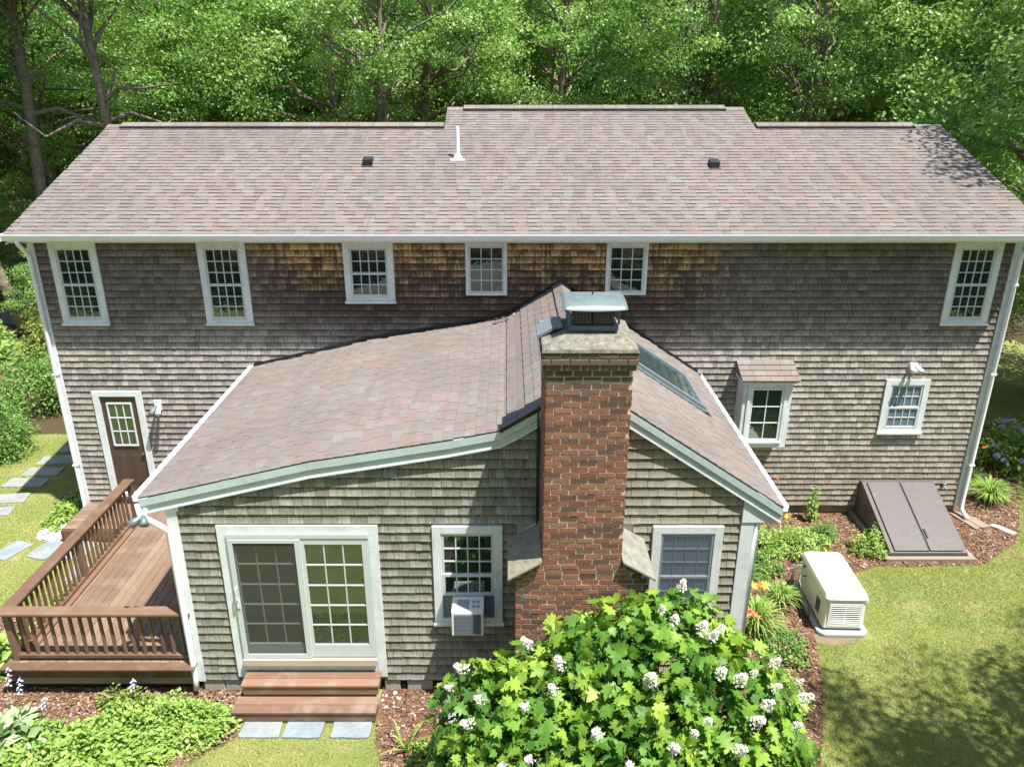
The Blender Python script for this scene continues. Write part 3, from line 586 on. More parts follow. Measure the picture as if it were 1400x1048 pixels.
while z < 5.80:
    if z > 5.53: o_ = .032 if z < 5.6 else (.05 if z < 5.68 else .04)
    else: o_ = 0
    if z < 2.74: x0, x1 = BX0, BX1
    elif z < 3.0: q = (z - 2.74) / .26; x0, x1 = BX0 + (CX0 - BX0) * q, BX1 + (CX1 - BX1) * q
    else: x0, x1 = CX0, CX1
    for i, (fr_, L) in enumerate(faces(x0 - o_, x1 + o_, CY0 - o_, CY1)):
        if i and 2.66 < z < 3.08: continue
        brickrow(fr_, z, 0 if i else 0, L, (k % 2) * .1075 + random.uniform(0, .02) + (.05 if i else 0), th=.026)
    if o_: pass
    z += CR; k += 1
emit('brick', 'brick', BRICK, M['brick'], CH)
m = MB(); a = .055; z = 5.806
m.add([(CX0 - a, CY0 - a, z), (CX1 + a, CY0 - a, z), (CX1 + a, CY1, z), (CX0 - a, CY1, z), (CX0 - a + .01, CY0 - a + .01, z + .035), (CX1 + a - .01, CY0 - a + .01, z + .035), (CX1 + a - .01, CY1 - .01, z + .035), (CX0 - a + .01, CY1 - .01, z + .035), (.66, -6.0, z + .13), (1.30, -6.0, z + .13), (1.30, -5.38, z + .13), (.66, -5.38, z + .13)],
      [(0, 1, 5, 4), (1, 2, 6, 5), (2, 3, 7, 6), (3, 0, 4, 7), (4, 5, 9, 8), (5, 6, 10, 9), (6, 7, 11, 10), (7, 4, 8, 11), (8, 9, 10, 11), (0, 3, 2, 1)]); m.build('crown', M['crown'], CH)
m = MB(); m.prism([(CX0 - .08, 5.83), (CX0 + .12, 5.94), (CX0 + .2, 5.95), (CX0 + .2, 5.97), (CX0 + .1, 5.965), (CX0 - .09, 5.86)], 1, -5.85, -5.42); m.build('metal_flap', M['conduit'], CH)
# flue cap: mesh box under a flared lid
m = MB(); m.box(.70, 1.27, -5.95, -5.43, 5.95, 6.01); m.build('cap_base', M['conduit'], CH)
m = MB(); m.box(.75, .95, -5.9, -5.6, 5.9, 6.17); m.box(.99, 1.22, -5.91, -5.55, 5.9, 6.15); m.build('flue_tile', M['brick'], CH)
m = MB()
for i in range(15):
    x = .70 + .57 * i / 14
    for y in (-5.95, -5.43): m.box(x - .0022, x + .0022, y - .002, y + .002, 6.04, 6.24)
for i in range(13):
    y = -5.95 + .52 * i / 12
    for x in (.70, 1.27): m.box(x - .002, x + .002, y - .0022, y + .0022, 6.04, 6.24)
for j in range(6):
    z = 6.05 + j * .036; m.box(.70, 1.27, -5.953, -5.948, z, z + .0045); m.box(.698, .702, -5.95, -5.43, z, z + .0045); m.box(1.268, 1.272, -5.95, -5.43, z, z + .0045); m.box(.70, 1.27, -5.432, -5.428, z, z + .0045)
for x in (.70, 1.27):
    for y in (-5.95, -5.43): m.box(x - .012, x + .012, y - .012, y + .012, 6.03, 6.25)
m.build('cap_mesh', M['conduit'], CH)
vs = []; nx, ny = 13, 9
for j in range(ny):
    for i in range(nx):
        u, v_ = i / (nx - 1), j / (ny - 1); du, dv = abs(u - .5) * 2, abs(v_ - .5) * 2
        h = 6.255 + .06 * (1 - max(dv ** 1.6, 0)) * (1 - .35 * du ** 2) - .02 * (1 - du ** 2) * dv ** 4 - .015 * dv ** 6
        vs.append((.62 + .73 * u, -6.08 + .78 * v_, h))
fs = [(j * nx + i, j * nx + i + 1, (j + 1) * nx + i + 1, (j + 1) * nx + i) for j in range(ny - 1) for i in range(nx - 1)]
o = MB().add(vs, fs, .5).build('cap_lid', M['galv'], CH, smooth=True); s_ = o.modifiers.new('thick', 'SOLIDIFY'); s_.thickness = .006
m = MB(); m.tube([(.985, -5.7, 6.32), (.985, -5.7, 6.36)], .009, 6); m.build('cap_bolt', M['black'], CH)
for s_ in (-1, 1):
    xo, xi = (.0, .425) if s_ < 0 else (1.85, 1.425); zo, zi = 2.80, 3.06; p = [(xo, zo), (xi, zi), (xi, zi + .035), (xo, zo + .035)]
    m = MB(); m.prism(p if s_ < 0 else p[::-1], 1, -6.33, -5.40); m.build('shoulder_slab', M['slabcap'], CH, .006)
m = MB(); m.box(CX0 - .05, CX0 - .03, WY - .1, WY - .03, 2.9, 4.7); m.build('cable', M['black'], CH)

# ------------------------------------------------------------ fixtures that hang on the walls
L1 = empty('flood_light', 'small white twin floodlight high above the lower right window', 'light', (8.0, -.03, 3.3))
box('back_plate', M['white'], L1, -.08, .08, -.03, .02, 0, .14, bevel=.01)
for s_ in (-1, 1): MB().tube([(s_ * .05, -.03, .07), (s_ * .06, -.11, .05), (s_ * .075, -.2, .02)], [.02, .045, .06], 10).build('lamp_head', M['white'], L1, smooth=True)
L1 = empty('flood_light', 'white twin floodlight on the wall beside the brown side door', 'light', (-7.03, -.03, 2.42))
box('back_plate', M['white'], L1, -.07, .07, -.03, .02, 0, .22, bevel=.01)
for s_ in (-1, 1): MB().tube([(s_ * .03, -.03, .1), (s_ * .05, -.12, .06), (s_ * .07, -.22, 0)], [.02, .045, .06], 10).build('lamp_head', M['conduit'] if s_ < 0 else M['white'], L1, smooth=True)
L1 = empty('flood_light', 'silver twin floodlight under the left eave corner of the wing, above its downspout', 'light', (-4.93, WY - .13, 3.14))
MB().tube([(0, .06, .05), (0, 0, 0), (0, -.03, -.05)], .03, 8).build('bracket', M['white'], L1)
for s_, a in ((-1, -.16), (1, .03)): MB().tube([(0, -.02, 0), (a * .6, -.07, -.06), (a, -.12, -.10)], [.02, .05, .065], 10).build('lamp_head', M['galv'], L1, smooth=True)
L1 = empty('faucet', 'small metal garden faucet low on the wall right of the cellar doors', 'faucet', (9.12, -.03, .72))
MB().tube([(0, .02, 0), (0, -.06, 0), (.02, -.11, -.03), (.02, -.12, -.07)], .016, 8).tube([(-.02, -.06, .05), (.03, -.06, .05)], .012, 6).build('faucet_body', M['galv'], L1)
box('back_plate', M['black'], L1, -.03, .03, -.01, .02, -.03, .03)
AC = empty('air_conditioner', 'white window air conditioner sticking out under the raised sash left of the chimney', 'air conditioner', (-.56, WY, 1.34))
m = MB(); m.box(-.225, .225, -.40, .05, 0, .40); m.build('case', M['gen'], AC, .012); box('top_label', M['padgrey'], AC, -.15, .02, -.33, -.12, .402, .405); 
for i in range(2):
    for j in range(2): box('top_slot', M['padgrey'], AC, .06 + i * .06, .105 + i * .06, -.30 + j * .1, -.24 + j * .1, .402, .405)
m = MB(); 
for i in range(14): m.box(-.18, .18, -.412, -.40, .04 + i * .023, .052 + i * .023)
m.build('louvre', M['conduit'], AC); box('coil', M['gengrey'], AC, -.185, .185, -.404, -.40, .03, .36)

# ------------------------------------------------------------ cellar doors
BK = empty('cellar_doors', 'brown grey steel bulkhead with two sloping cellar doors against the right of the back wall', 'cellar doors', (8.12, 0, 0))
m = MB(); m.prism([(0, .05), (0, .84), (-.12, .83), (-1.68, .15), (-1.68, .05)], 0, -.75, .75); m.build('frame', M['bulk'], BK, .012)
V = Vector((0, -1.56, -.68)).normalized(); N_ = Vector((0, -V.z, V.y)) if False else Vector((0, V.z, -V.y)); N_ = -N_ if N_.z < 0 else N_
for a, c in ((-.66, .0), (.025, .66)):
    o = MB().box(a, c, 0, 1.66, 0, .022).build('door_leaf', M['bulk'], BK, .006)
    o.matrix_basis = Matrix(((1, 0, 0, 0), (0, V.y, N_.y, -.14 + N_.y * .003), (0, V.z, N_.z, .832 + N_.z * .003), (0, 0, 0, 1)))
    if a > 0: MB().box(a + .03, a + .055, 1.18, 1.38, .022, .05).box(a + .02, a + .065, 1.17, 1.2, .022, .03).build('handle', M['black'], o)
m = MB(); m.box(-.012, .037, -.0, 1.66, .0, .03); o = m.build('astragal', M['black'], BK); o.matrix_basis = Matrix(((1, 0, 0, 0), (0, V.y, N_.y, -.14), (0, V.z, N_.z, .832), (0, 0, 0, 1))); o.scale.x = .3
m = MB(); m.box(-.86, .86, -1.80, -1.70, 0, .085); m.box(-.86, -.77, -1.70, 0, 0, .085); m.box(.77, .86, -1.70, 0, 0, .085); m.build('timber_curb', M['greywood'], BK, .006)

# ------------------------------------------------------------ generator
GN = empty('generator', 'cream standby generator with grilled end, on a grey pad at the lawn edge', 'generator', (5.60, -3.22, 0), R(-2))
def rounded(x0, x1, y0, y1, r, n=6):
    q = []
    for cx, cy, a0 in ((x1 - r, y1 - r, 0), (x0 + r, y1 - r, 90), (x0 + r, y0 + r, 180), (x1 - r, y0 + r, 270)):
        for i in range(n + 1): a = R(a0 + 90 * i / n); q.append((cx + r * math.cos(a), cy + r * math.sin(a)))
    return q
m = MB(); m.prism(rounded(-.42, .42, -.74, .76, .14), 2, 0, .075); m.build('pad', M['padgrey'], GN, .02)
m = MB(); m.prism(rounded(-.335, .335, -.64, .66, .06), 2, .075, .13); m.build('skirt', M['gengrey'], GN, .004)
def loft(rings):
    m = MB(); n = len(rings[0][0]); vs = []
    for poly, z in rings: vs += [(x, y, z if not callable(z) else z(x, y)) for x, y in poly]
    fs = [(k * n + i, k * n + (i + 1) % n, (k + 1) * n + (i + 1) % n, (k + 1) * n + i) for k in range(len(rings) - 1) for i in range(n)] + [tuple((len(rings) - 1) * n + i for i in range(n)), tuple(range(n))[::-1]]
    return m.add(vs, fs, .5)
loft([(rounded(-.34, .34, -.65, .67, .05), .13), (rounded(-.325, .325, -.625, .65, .05), .66)]).build('cabinet', M['gen'], GN)
loft([(rounded(-.345, .345, -.66, .67, .05), .655), (rounded(-.35, .35, -.67, .68, .07), .70), (rounded(-.33, .33, -.64, .66, .09), .755), (rounded(-.27, .27, -.57, .60, .12), .79)]).build('lid', M['gen'], GN, .008)
gr = MB(); gr.prism([(-.24, .19), (.24, .19), (.22, .58), (-.22, .58)], 1, -.642, -.60); gr = gr.build('grille', M['gengrey'], GN)
m = MB(); m.box(-.27, -.235, -.656, -.6, .16, .61); m.box(.235, .27, -.656, -.6, .16, .61); m.box(-.235, .235, -.656, -.6, .16, .195); m.box(-.235, .235, -.653, -.6, .575, .61); m.box(-.012, .012, -.655, -.6, .195, .575)
for i in range(10): m.obox(Matrix.Translation((0, -.645, .215 + i * .038)) @ Matrix.Rotation(R(-30), 4, 'X') @ Matrix.Diagonal((.47, .03, .010, 1)))
m.build('louvre', M['gen'], gr, .002)
m = MB()
for i in range(12):
    for j in range(2): m.obox(Matrix.Translation((-.339, -.38 + j * .09, .24 + i * .022)) @ Matrix.Diagonal((.012, .07, .008, 1)))
m.build('side_slot', M['gengrey'], GN)
MB().tube([(-.33, .45, .58), (-.45, .45, .60), (-.52, .44, .50), (-.55, .42, -.05)], .028, 8).build('conduit', M['conduit'], GN, smooth=True)
MB().tube([(-.33, .32, .47), (-.43, .32, .47), (-.46, .28, .40), (-.46, -.02, .26), (-.44, -.2, .22), (-.43, -.24, .16)], .016, 8).build('conduit', M['galv'], GN, smooth=True)
MB().tube([(-.43, -.24, .16), (-.43, -.25, -.02)], .028, 8).build('gas_pipe', M['copper'], GN, smooth=True)

# ------------------------------------------------------------ deck, landing, steps
DK = empty('deck', 'brown stained wooden deck with railing on the left of the wing', 'deck', (-6.0, -3.1, 0))
def dk(name, mat, *a, bevel=.006):
    o = MB().box(*a).build(name, M[mat], DK, bevel); o.location = (6.0, 3.1, 0); return o
x = -7.42
while x < -4.7:
    dk('deck_board', 'deckfloor', x, min(x + .134, -4.68), -5.18, -.02, .52, .553, bevel=.004); x += .14
dk('rim_board', 'deckrail', -7.44, -4.7, -5.22, -5.182, .30, .52); dk('rim_board', 'deckrail', -7.46, -7.422, -5.22, -.02, .30, .548)
dk('edge_board', 'deckrail', -7.48, -4.62, -5.34, -5.185, .525, .556); dk('skirt_board', 'greywood', -7.35, -4.7, -5.17, -5.13, .14, .30); dk('joist', 'black', -7.35, -4.7, -5.1, -.1, .0, .1)
for px_, py_ in ((-7.33, -5.10), (-7.30, -3.15), (-7.28, -1.20)): dk('rail_post', 'deckrail', px_ - .045, px_ + .045, py_ - .045, py_ + .045, .30, 1.40)
dk('handrail', 'deckrail', -7.42, -7.22, -5.02, -1.12, 1.405, 1.445); dk('handrail', 'deckrail', -7.42, -4.60, -5.22, -5.022, 1.405, 1.446)
dk('rail_beam', 'deckrail', -7.35, -7.27, -5.05, -1.2, 1.33, 1.40); dk('rail_beam', 'deckrail', -7.35, -4.72, -5.14, -5.06, 1.33, 1.40)
dk('bottom_rail', 'deckrail', -7.36, -7.26, -5.0, -1.2, .60, .66); dk('bottom_rail', 'deckrail', -7.28, -4.72, -5.15, -5.07, .60, .66)
dk('bottom_rail', 'deckrail', -7.30, -7.18, -5.0, -1.2, .556, .60)
y = -4.93
while y < -1.3:
    if abs(y + 3.15) > .08: dk('baluster', 'deckrail', -7.325, -7.285, y - .02, y + .02, .66, 1.33, bevel=.004)
    y += .135
x = -7.14
while x < -4.75: dk('baluster', 'deckrail', x - .02, x + .02, -5.125, -5.085, .66, 1.33, bevel=.004); x += .145
LD = empty('door_landing', 'low brown board landing below the brown side door', 'landing', (-8.1, -.55, 0))
y = -1.06
while y < -.08:
    o = MB().box(-8.88, -7.47, y, y + .134, .27, .30).build('landing_board', M['deckfloor'], LD, .004); o.location = (8.1, .55, 0); y += .14
o = MB().box(-8.86, -7.48, -1.10, -1.065, .08, .27).box(-8.9, -8.87, -1.1, -.05, .08, .27).build('rim_board', M['deckrail'], LD, .004); o.location = (8.1, .55, 0)
ST = empty('porch_steps', 'two reddish brown wooden steps below the sliding glass door', 'steps', (-2.9, -5.5, 0))
for yb, zt, x0, x1 in ((WY - .05, .42, -.99, 1.02), (WY - .36, .22, -1.05, 1.02)):
    for i in range(2):
        o = MB().box(x0, x1, yb - .155 - i * .162, yb - i * .162, zt - .035, zt).build('tread_board', M['step'], ST, .005); o.location = (0, 5.5, 0)
    o = MB().box(x0 + .02, x1 - .02, yb - .30, yb - .27, zt - .18, zt - .037).box(x0 + .02, x0 + .055, yb - .27, yb, zt - .2, zt - .037).box(x1 - .055, x1 - .02, yb - .27, yb, zt - .2, zt - .037).build('riser_board', M['step'], ST, .004); o.location = (0, 5.5, 0)

# ------------------------------------------------------------ stones in the ground
def slab(name, quad, label, group, mat='bluestone', z=.035):
    c = np.mean(quad, 0); m = MB(); pts = []
    for i in range(4):
        a, b_ = np.array(quad[i]) - c, np.array(quad[(i + 1) % 4]) - c
        for s_ in (0.05, .35, .68, .95): pts.append(tuple(a + (b_ - a) * s_ + np.clip(rng.normal(0, .004, 2), -.007, .007)))
    m.prism(pts, 2, -.03, z); o = m.build(name, M[mat], None, .006); o.location = (c[0], c[1], 0); tag(o, label, 'paving slab', group)
G1 = 'bluestone slabs in front of the steps'
slab('paving_slab', [(-3.78, -5.78), (-3.24, -5.77), (-3.22, -6.09), (-3.80, -6.09)], 'grey slab at the foot of the wooden steps, left of the bluish one', G1)
slab('paving_slab', [(-3.16, -5.77), (-2.63, -5.77), (-2.64, -6.09), (-3.17, -6.09)], 'bluish slab in the middle at the foot of the wooden steps', G1)
slab('paving_slab', [(-2.50, -5.77), (-1.95, -5.77), (-1.94, -6.09), (-2.50, -6.09)], 'grey slab at the foot of the wooden steps, right of the bluish one', G1)
G2 = 'stepping stones of the left garden path'
for i, (cx, cy, w_, h_, rz) in enumerate([(-10.95, 3.15, .55, .42, 10), (-10.92, 2.52, .85, .45, 8), (-10.95, 1.9, .82, .42, 2), (-11.05, 1.36, .9, .42, 0), (-11.1, .62, .95, .42, 8), (-11.05, .05, .85, .36, 8), (-11.0, -.5, .8, .36, 4), (-10.6, -1.35, .55, .5, -25), (-9.75, -1.4, .42, .62, -22), (-9.05, -1.38, .46, .62, -15), (-8.4, -1.4, .45, .62, -10), (-8.0, -2.1, .45, .6, 5), (-10.85, -.95, .5, .33, -10)]):
    c, s_ = math.cos(R(rz)), math.sin(R(rz)); qd = [(cx + c * a - s_ * b_, cy + s_ * a + c * b_) for a, b_ in ((-w_ / 2, -h_ / 2), (w_ / 2, -h_ / 2), (w_ / 2, h_ / 2), (-w_ / 2, h_ / 2))]
    lab = ['farthest stepping stone, half hidden behind the house corner', 'shaded stepping stone second from the back beside the house', 'third stepping stone from the back, in the house shade', 'long stepping stone fourth from the back where the shade ends', 'sunlit stepping stone just past the house shadow', 'sunlit stepping stone by the left frame edge, sixth from the back', 'seventh stepping stone from the back, cut by the left frame edge', 'stepping stone where the left path turns toward the deck', 'tilted stepping stone second along the turn toward the deck', 'tilted stepping stone just outside the deck railing', 'stepping stone seen through the deck railing beside the landing', 'stepping stone behind the deck railing balusters', 'small stone at the inner bend of the left path'][i]
    slab('stepping_stone', qd, lab, G2, z=.03)
slab('paving_slab', [(9.5, .05), (9.72, -.02), (9.98, -.55), (9.75, -.62)], 'grey timber coloured slab lying by the right downspout', None, 'greywood', .05)
slab('paving_slab', [(9.38, .02), (9.48, .05), (9.73, -.62), (9.60, -.66)], 'narrow slab between cellar doors and right downspout', None, 'greywood', .05)
slab('paving_slab', [(9.98, -.48), (10.13, -.44), (10.38, -.80), (10.23, -.86)], 'small pale slab alone on the mulch at the right', None, 'pebble', .04)
slab('paving_slab', [(-.95, -5.5), (-.72, -5.42), (-.45, -6.1), (-.72, -6.25)], 'grey slab on the mulch beside the big hydrangea', None, 'bluestone', .05)

# ------------------------------------------------------------ scatter tools
def rot_basis(Yd, Zd):
    Yd = Yd / np.linalg.norm(Yd, axis=1, keepdims=True); Xd = np.cross(Yd, Zd); n = np.linalg.norm(Xd, axis=1, keepdims=True); Xd = Xd / np.maximum(n, 1e-6); Zd = np.cross(Xd, Yd)
    return np.stack([Xd, Yd, Zd], 2)                           # columns
def scatter(T, F, P, B, S, tint, jitter=0.):                   # template verts, faces, positions, bases, scales
    T = np.asarray(T, float); F = np.asarray(F); n = len(P); S = np.asarray(S); S = S[:, None] * np.ones(3) if S.ndim == 1 else S
    V = np.einsum('nij,nkj->nki', B, T[None] * S[:, None, :]) + P[:, None, :]
    FF = F[None] + (np.arange(n) * len(T))[:, None, None]
    return V.reshape(-1, 3), FF.reshape(-1, F.shape[1]), np.repeat(tint, len(T))
def runit(n): v = rng.normal(size=(n, 3)); return v / np.linalg.norm(v, axis=1, keepdims=True)
LEAF = ([(0, 0, 0), (-.32, .45, .06), (0, 1, -.08), (.32, .45, .06)], [(0, 2, 1), (0, 3, 2)])
OAKL = ([(0, 0, 0), (-.16, .3, .03), (-.36, .42, .05), (-.14, .58, .02), (-.2, .8, .02), (0, 1, -.1), (.2, .8, .02), (.14, .58, .02), (.36, .42, .05), (.16, .3, .03)], None)
def lobed():
    out = [(0, 0), (.20, -.10), (.44, -.03), (.36, .13), (.68, .20), (.56, .34), (.36, .43), (.62, .66), (.42, .70), (.25, .66), (.22, .84), (0, 1.12)]
    pts = out + [(-x, y) for x, y in out[-2:0:-1]]; V = [(x, y, .10 * abs(x) * (1 - y) - .22 * y * y + .05 * abs(x)) for x, y in pts]; c = len(V)
    V += [(0, .25, -.03), (0, .6, -.10)]; n = len(out); N = len(pts); F = []
    for i in range(N):
        j = (i + 1) % N; my = (pts[i][1] + pts[j][1]) / 2; F.append((c if my < .42 else c + 1, i, j) if True else 0)
    # close the seam between the two fans
    k = [i for i in range(N) if (pts[i][1] + pts[(i + 1) % N][1]) / 2 < .42]
    ups = [i for i in range(N) if i not in k]; a, b_ = ups[0], (ups[-1] + 1) % N; F += [(c, a, c + 1), (c, c + 1, b_)]
    return V, [(f[0], f[2], f[1]) for f in F]
LOB = lobed()

# ------------------------------------------------------------ lawn blades, mulch chips, pebbles
def grass(name, poly_in, box_, n, excl, h=.042, label=None):
    x = rng.uniform(box_[0], box_[1], n); y = rng.uniform(box_[2], box_[3], n); k = inside(poly_in, x, y)
    for e in excl: k &= ~inside(e, x, y)
    u, v_, d = pxy(np.stack([x, y, 0 * x], 1)); k &= (u > -40) & (u < 1440) & (v_ < 1090) & (d > 0)
    x, y = x[k], y[k]; n = len(x); P = np.stack([x, y, np.full(n, -.002)], 1)
    Yd = runit(n) * .8; Yd[:, 2] = 1; Zd = runit(n); B = rot_basis(Yd, Zd); s_ = h * rng.uniform(.5, 1.25, n)
    patch = np.sin(x * 1.7 + np.sin(y * 2.1)) * np.cos(y * 1.3 + .5 * x) * .15 + np.sin(x * 5 + y * 3 + np.sin(y * 7)) * np.sin(y * 4.4 - x) * .1 + np.sin(x * 13 + 3 * np.sin(y * 5)) * np.sin(y * 11 + 2 * np.sin(x * 6)) * .09; s_ *= 1 + patch * 1.3
    V, F, t = scatter([(-.085, 0, 0), (.085, 0, 0), (.0, 1, .25)], [(0, 1, 2)], P, B, s_, np.clip(rng.normal(.5, .2, n) + patch, 0, 1))
    o = link(name, mesh_np(name, V, F, t, M['grass'])); tag(o, label, 'grass', None, 'stuff')
houseP = [(HX0 - .1, -.02), (HX1 + .1, -.02), (HX1 + .1, 9), (HX0 - .1, 9)]
deckP = [(-7.5, -5.3), (-4.6, -5.3), (-4.6, 0), (-7.5, 0)]; landP = [(-8.95, -1.15), (-7.3, -1.15), (-7.3, 0), (-8.95, 0)]; padP = [(5.15, -4.0), (6.06, -4.0), (6.06, -2.4), (5.15, -2.4)]; bareP = [(5.05, -4.08), (5.4, -4.13), (5.72, -4.0), (5.8, -3.9), (5.1, -3.9)]
stones = [[(c[0], c[1]) for c in [(o.matrix_world @ Vector(b_))[:2] for b_ in []]]]
def bb(o): xs = [v.co.x + o.location.x for v in o.data.vertices]; ys = [v.co.y + o.location.y for v in o.data.vertices]; return [(min(xs) + .03, min(ys) + .03), (max(xs) - .03, min(ys) + .03), (max(xs) - .03, max(ys) - .03), (min(xs) + .03, max(ys) - .03)]
SB = [bb(o) for o in COL.objects if o.name.startswith(('paving_slab', 'stepping_stone'))]
EX_ = [BED_R, BED_L, BED_D, houseP, deckP, landP, padP, bareP] + SB
sheet('soil_patch', [(5.02, -4.12), (5.4, -4.2), (5.75, -4.08), (5.8, -3.9), (5.05, -3.85)], .006, M['soil'], wob=.02)
grass('grass', LAWN, (4, 14, -8, 4.5), 1000000, EX_, label='mown sunlit lawn to the right of the generator and garden bed')
grass('grass', LAWN, (-6, -1, -7.6, -5.6), 90000, EX_, label='small piece of mown lawn in front of the stone slabs')
grass('grass', LAWN, (-15, -7, -4.5, 5), 420000, EX_, label='thin yellowish lawn around the stepping stones at the left')
def chips(polys, n, box_, label, dens_mat='chip', s0=(.02, .06), excl=()):
    x = rng.uniform(box_[0], box_[1], n); y = rng.uniform(box_[2], box_[3], n); k = inside(polys, x, y)
    for e in excl: k &= ~inside(e, x, y)
    x, y = x[k], y[k]; n = len(x); P = np.stack([x, y, rng.uniform(.008, .03, n)], 1); Yd = runit(n); Yd[:, 2] *= .3; Zd = runit(n) * .6; Zd[:, 2] = 1
    V, F, t = scatter([(-.28, 0, 0), (.28, .05, .0), (.2, 1, .05), (-.22, .9, .0)], [(0, 1, 2, 3)], P, rot_basis(Yd, Zd), rng.uniform(*s0, n), rng.random(n))
    o = link('wood_chips', mesh_np('wood_chips', V, F, t, M[dens_mat])); tag(o, label, 'mulch', None, 'stuff')
chips(BED_R, 150000, (-2, 13, -8, 4), 'reddish brown bark mulch on the bed around the wing and chimney', excl=[houseP, padP])
chips(BED_L, 40000, (-10, -3.7, -7.6, -3), 'reddish brown bark mulch in front of the deck')
def pebbles(cx, cy, rx, ry, n, label, s0=.03):
    a = rng.uniform(0, 6.28, n); q = np.sqrt(rng.random(n)); P = np.stack([cx + rx * q * np.cos(a), cy + ry * q * np.sin(a), np.full(n, .02)], 1)
    T = [(0, 0, .6), (1, 0, 0), (.3, .8, .1), (-.7, .6, 0), (-.9, -.3, .1), (.1, -.9, 0), (0, 0, -.5)]; F = [(0, 1, 2), (0, 2, 3), (0, 3, 4), (0, 4, 5), (0, 5, 1)]
    Yd = runit(n); Yd[:, 2] = 0; V, F, t = scatter(T, F, P, rot_basis(Yd, np.tile([0, 0, 1.], (n, 1))), s0 * rng.uniform(.5, 1.5, n), rng.random(n)); tag(link('pebbles', mesh_np('pebbles', V, F, t, M['pebble'], True)), label, 'pebbles', None, 'stuff')
pebbles(-9.15, -.75, .42, .36, 500, 'pale pebbles spread beside the wooden landing'); pebbles(-1.75, -5.35, .14, .2, 12, 'few white pebbles beside the wooden steps', .03)
pebbles(4.85, -3.0, .05, .1, 3, 'pale stones beside the generator conduit', .07)

# ------------------------------------------------------------ the big oakleaf hydrangea
HYC = Vector((1.5, -7.5, 0))
HY = empty('oakleaf_hydrangea', 'big oakleaf hydrangea with lobed bright leaves and white flower heads before the chimney', 'shrub', HYC)
LOBES = [(1.6, -7.3, 1.95, 1.15, 1.05, 1.05), (.45, -7.35, 1.35, 1.0, 1.0, 1.0), (2.5, -7.3, 1.45, .95, 1.0, 1.05), (-.12, -7.55, .9, .8, .85, .75), (1.2, -8.3, 1.35, 1.2, .95, .95), (2.4, -8.2, 1.1, 1.05, 1.0, .9), (2.0, -6.8, 1.95, .8, .55, .95), (2.95, -7.45, .9, .65, .8, .75), (.1, -8.5, .9, .9, .7, .8), (1.9, -9.0, .9, 1.3, .6, .7), (.9, -6.85, 1.6, .6, .5, 1.05), (-.25, -7.2, 1.4, .6, .6, .75)]
def lobes_sample(LB, n, rin=.8, rout=1.06):
    P, Nn, Q = [], [], []
    ar = np.array([l[3] * l[4] + l[3] * l[5] for l in LB]); k = rng.choice(len(LB), n, p=ar / ar.sum()); d = runit(n); r_ = rng.uniform(rin, rout, n)
    LA = np.array(LB); C = LA[k, :3]; A = LA[k, 3:]; P = C + d * A * r_[:, None]; Nn = d / A; Nn /= np.linalg.norm(Nn, axis=1, keepdims=True)
    keep = P[:, 2] > .06
    for j, l in enumerate(LB): q = (((P - l[:3]) / np.array(l[3:])) ** 2).sum(1); keep &= (q > rin * rin * .82) | (k == j)
    return P[keep], Nn[keep], r_[keep]
P, Nn, r_ = lobes_sample(LOBES, 17000, .72, 1.10); n = len(P)
Zd = Nn * .8 + np.array([.05, -.1, .55]) + rng.normal(0, .42, (n, 3)); Yd = Nn * .6 + np.array([0, 0, -.8]) + rng.normal(0, .5, (n, 3)); B = rot_basis(Yd, Zd); S = rng.uniform(.065, .165, n)
u, v_, d_ = pxy(P); vd = (CAMP - P); vd /= np.linalg.norm(vd, axis=1, keepdims=True); sc_ = S ** 2 * np.abs((vd * B[:, :, 2]).sum(1)) / d_ ** 2 * (r_ > .93) * (v_ < 1048) * ((vd * Nn).sum(1) > .25)
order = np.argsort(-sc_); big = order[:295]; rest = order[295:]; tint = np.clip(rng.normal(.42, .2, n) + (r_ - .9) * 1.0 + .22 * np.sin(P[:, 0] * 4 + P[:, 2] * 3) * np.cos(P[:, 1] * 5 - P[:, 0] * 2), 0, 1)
LV, LF = LOB; protos = []
for i in range(12):
    T = np.array(LV); T[:, 0] *= random.uniform(.85, 1.1); T[:, 2] += .05 * np.sin(T[:, 0] * 5 + i) + T[:, 1] ** 2 * random.uniform(-.18, .05); protos.append((T, mesh_np('leaf', T, LF, np.full(len(T), .25 + .7 * i / 11), M['hyd'])))
off = np.array(HYC)
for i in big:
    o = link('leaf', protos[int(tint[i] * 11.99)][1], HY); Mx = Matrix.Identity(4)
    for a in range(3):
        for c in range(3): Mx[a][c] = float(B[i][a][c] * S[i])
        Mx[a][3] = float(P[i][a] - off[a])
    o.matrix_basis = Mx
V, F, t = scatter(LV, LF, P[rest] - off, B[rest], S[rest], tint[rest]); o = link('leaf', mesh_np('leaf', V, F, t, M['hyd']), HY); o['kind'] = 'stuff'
m = MB()
for i in range(34):
    l = random.choice(LOBES); e = Vector((l[0] + random.uniform(-.6, .6), l[1] + random.uniform(-.5, .5), l[2] + random.uniform(-.2, .6))) - HYC; s0 = Vector((random.uniform(-.4, .5), random.uniform(-.2, .3), 0)); m.tube([s0, s0.lerp(e, .5) + Vector((0, 0, .25)), e], [.018, .013, .007], 5)
m.build('stem', M['stem'], HY)
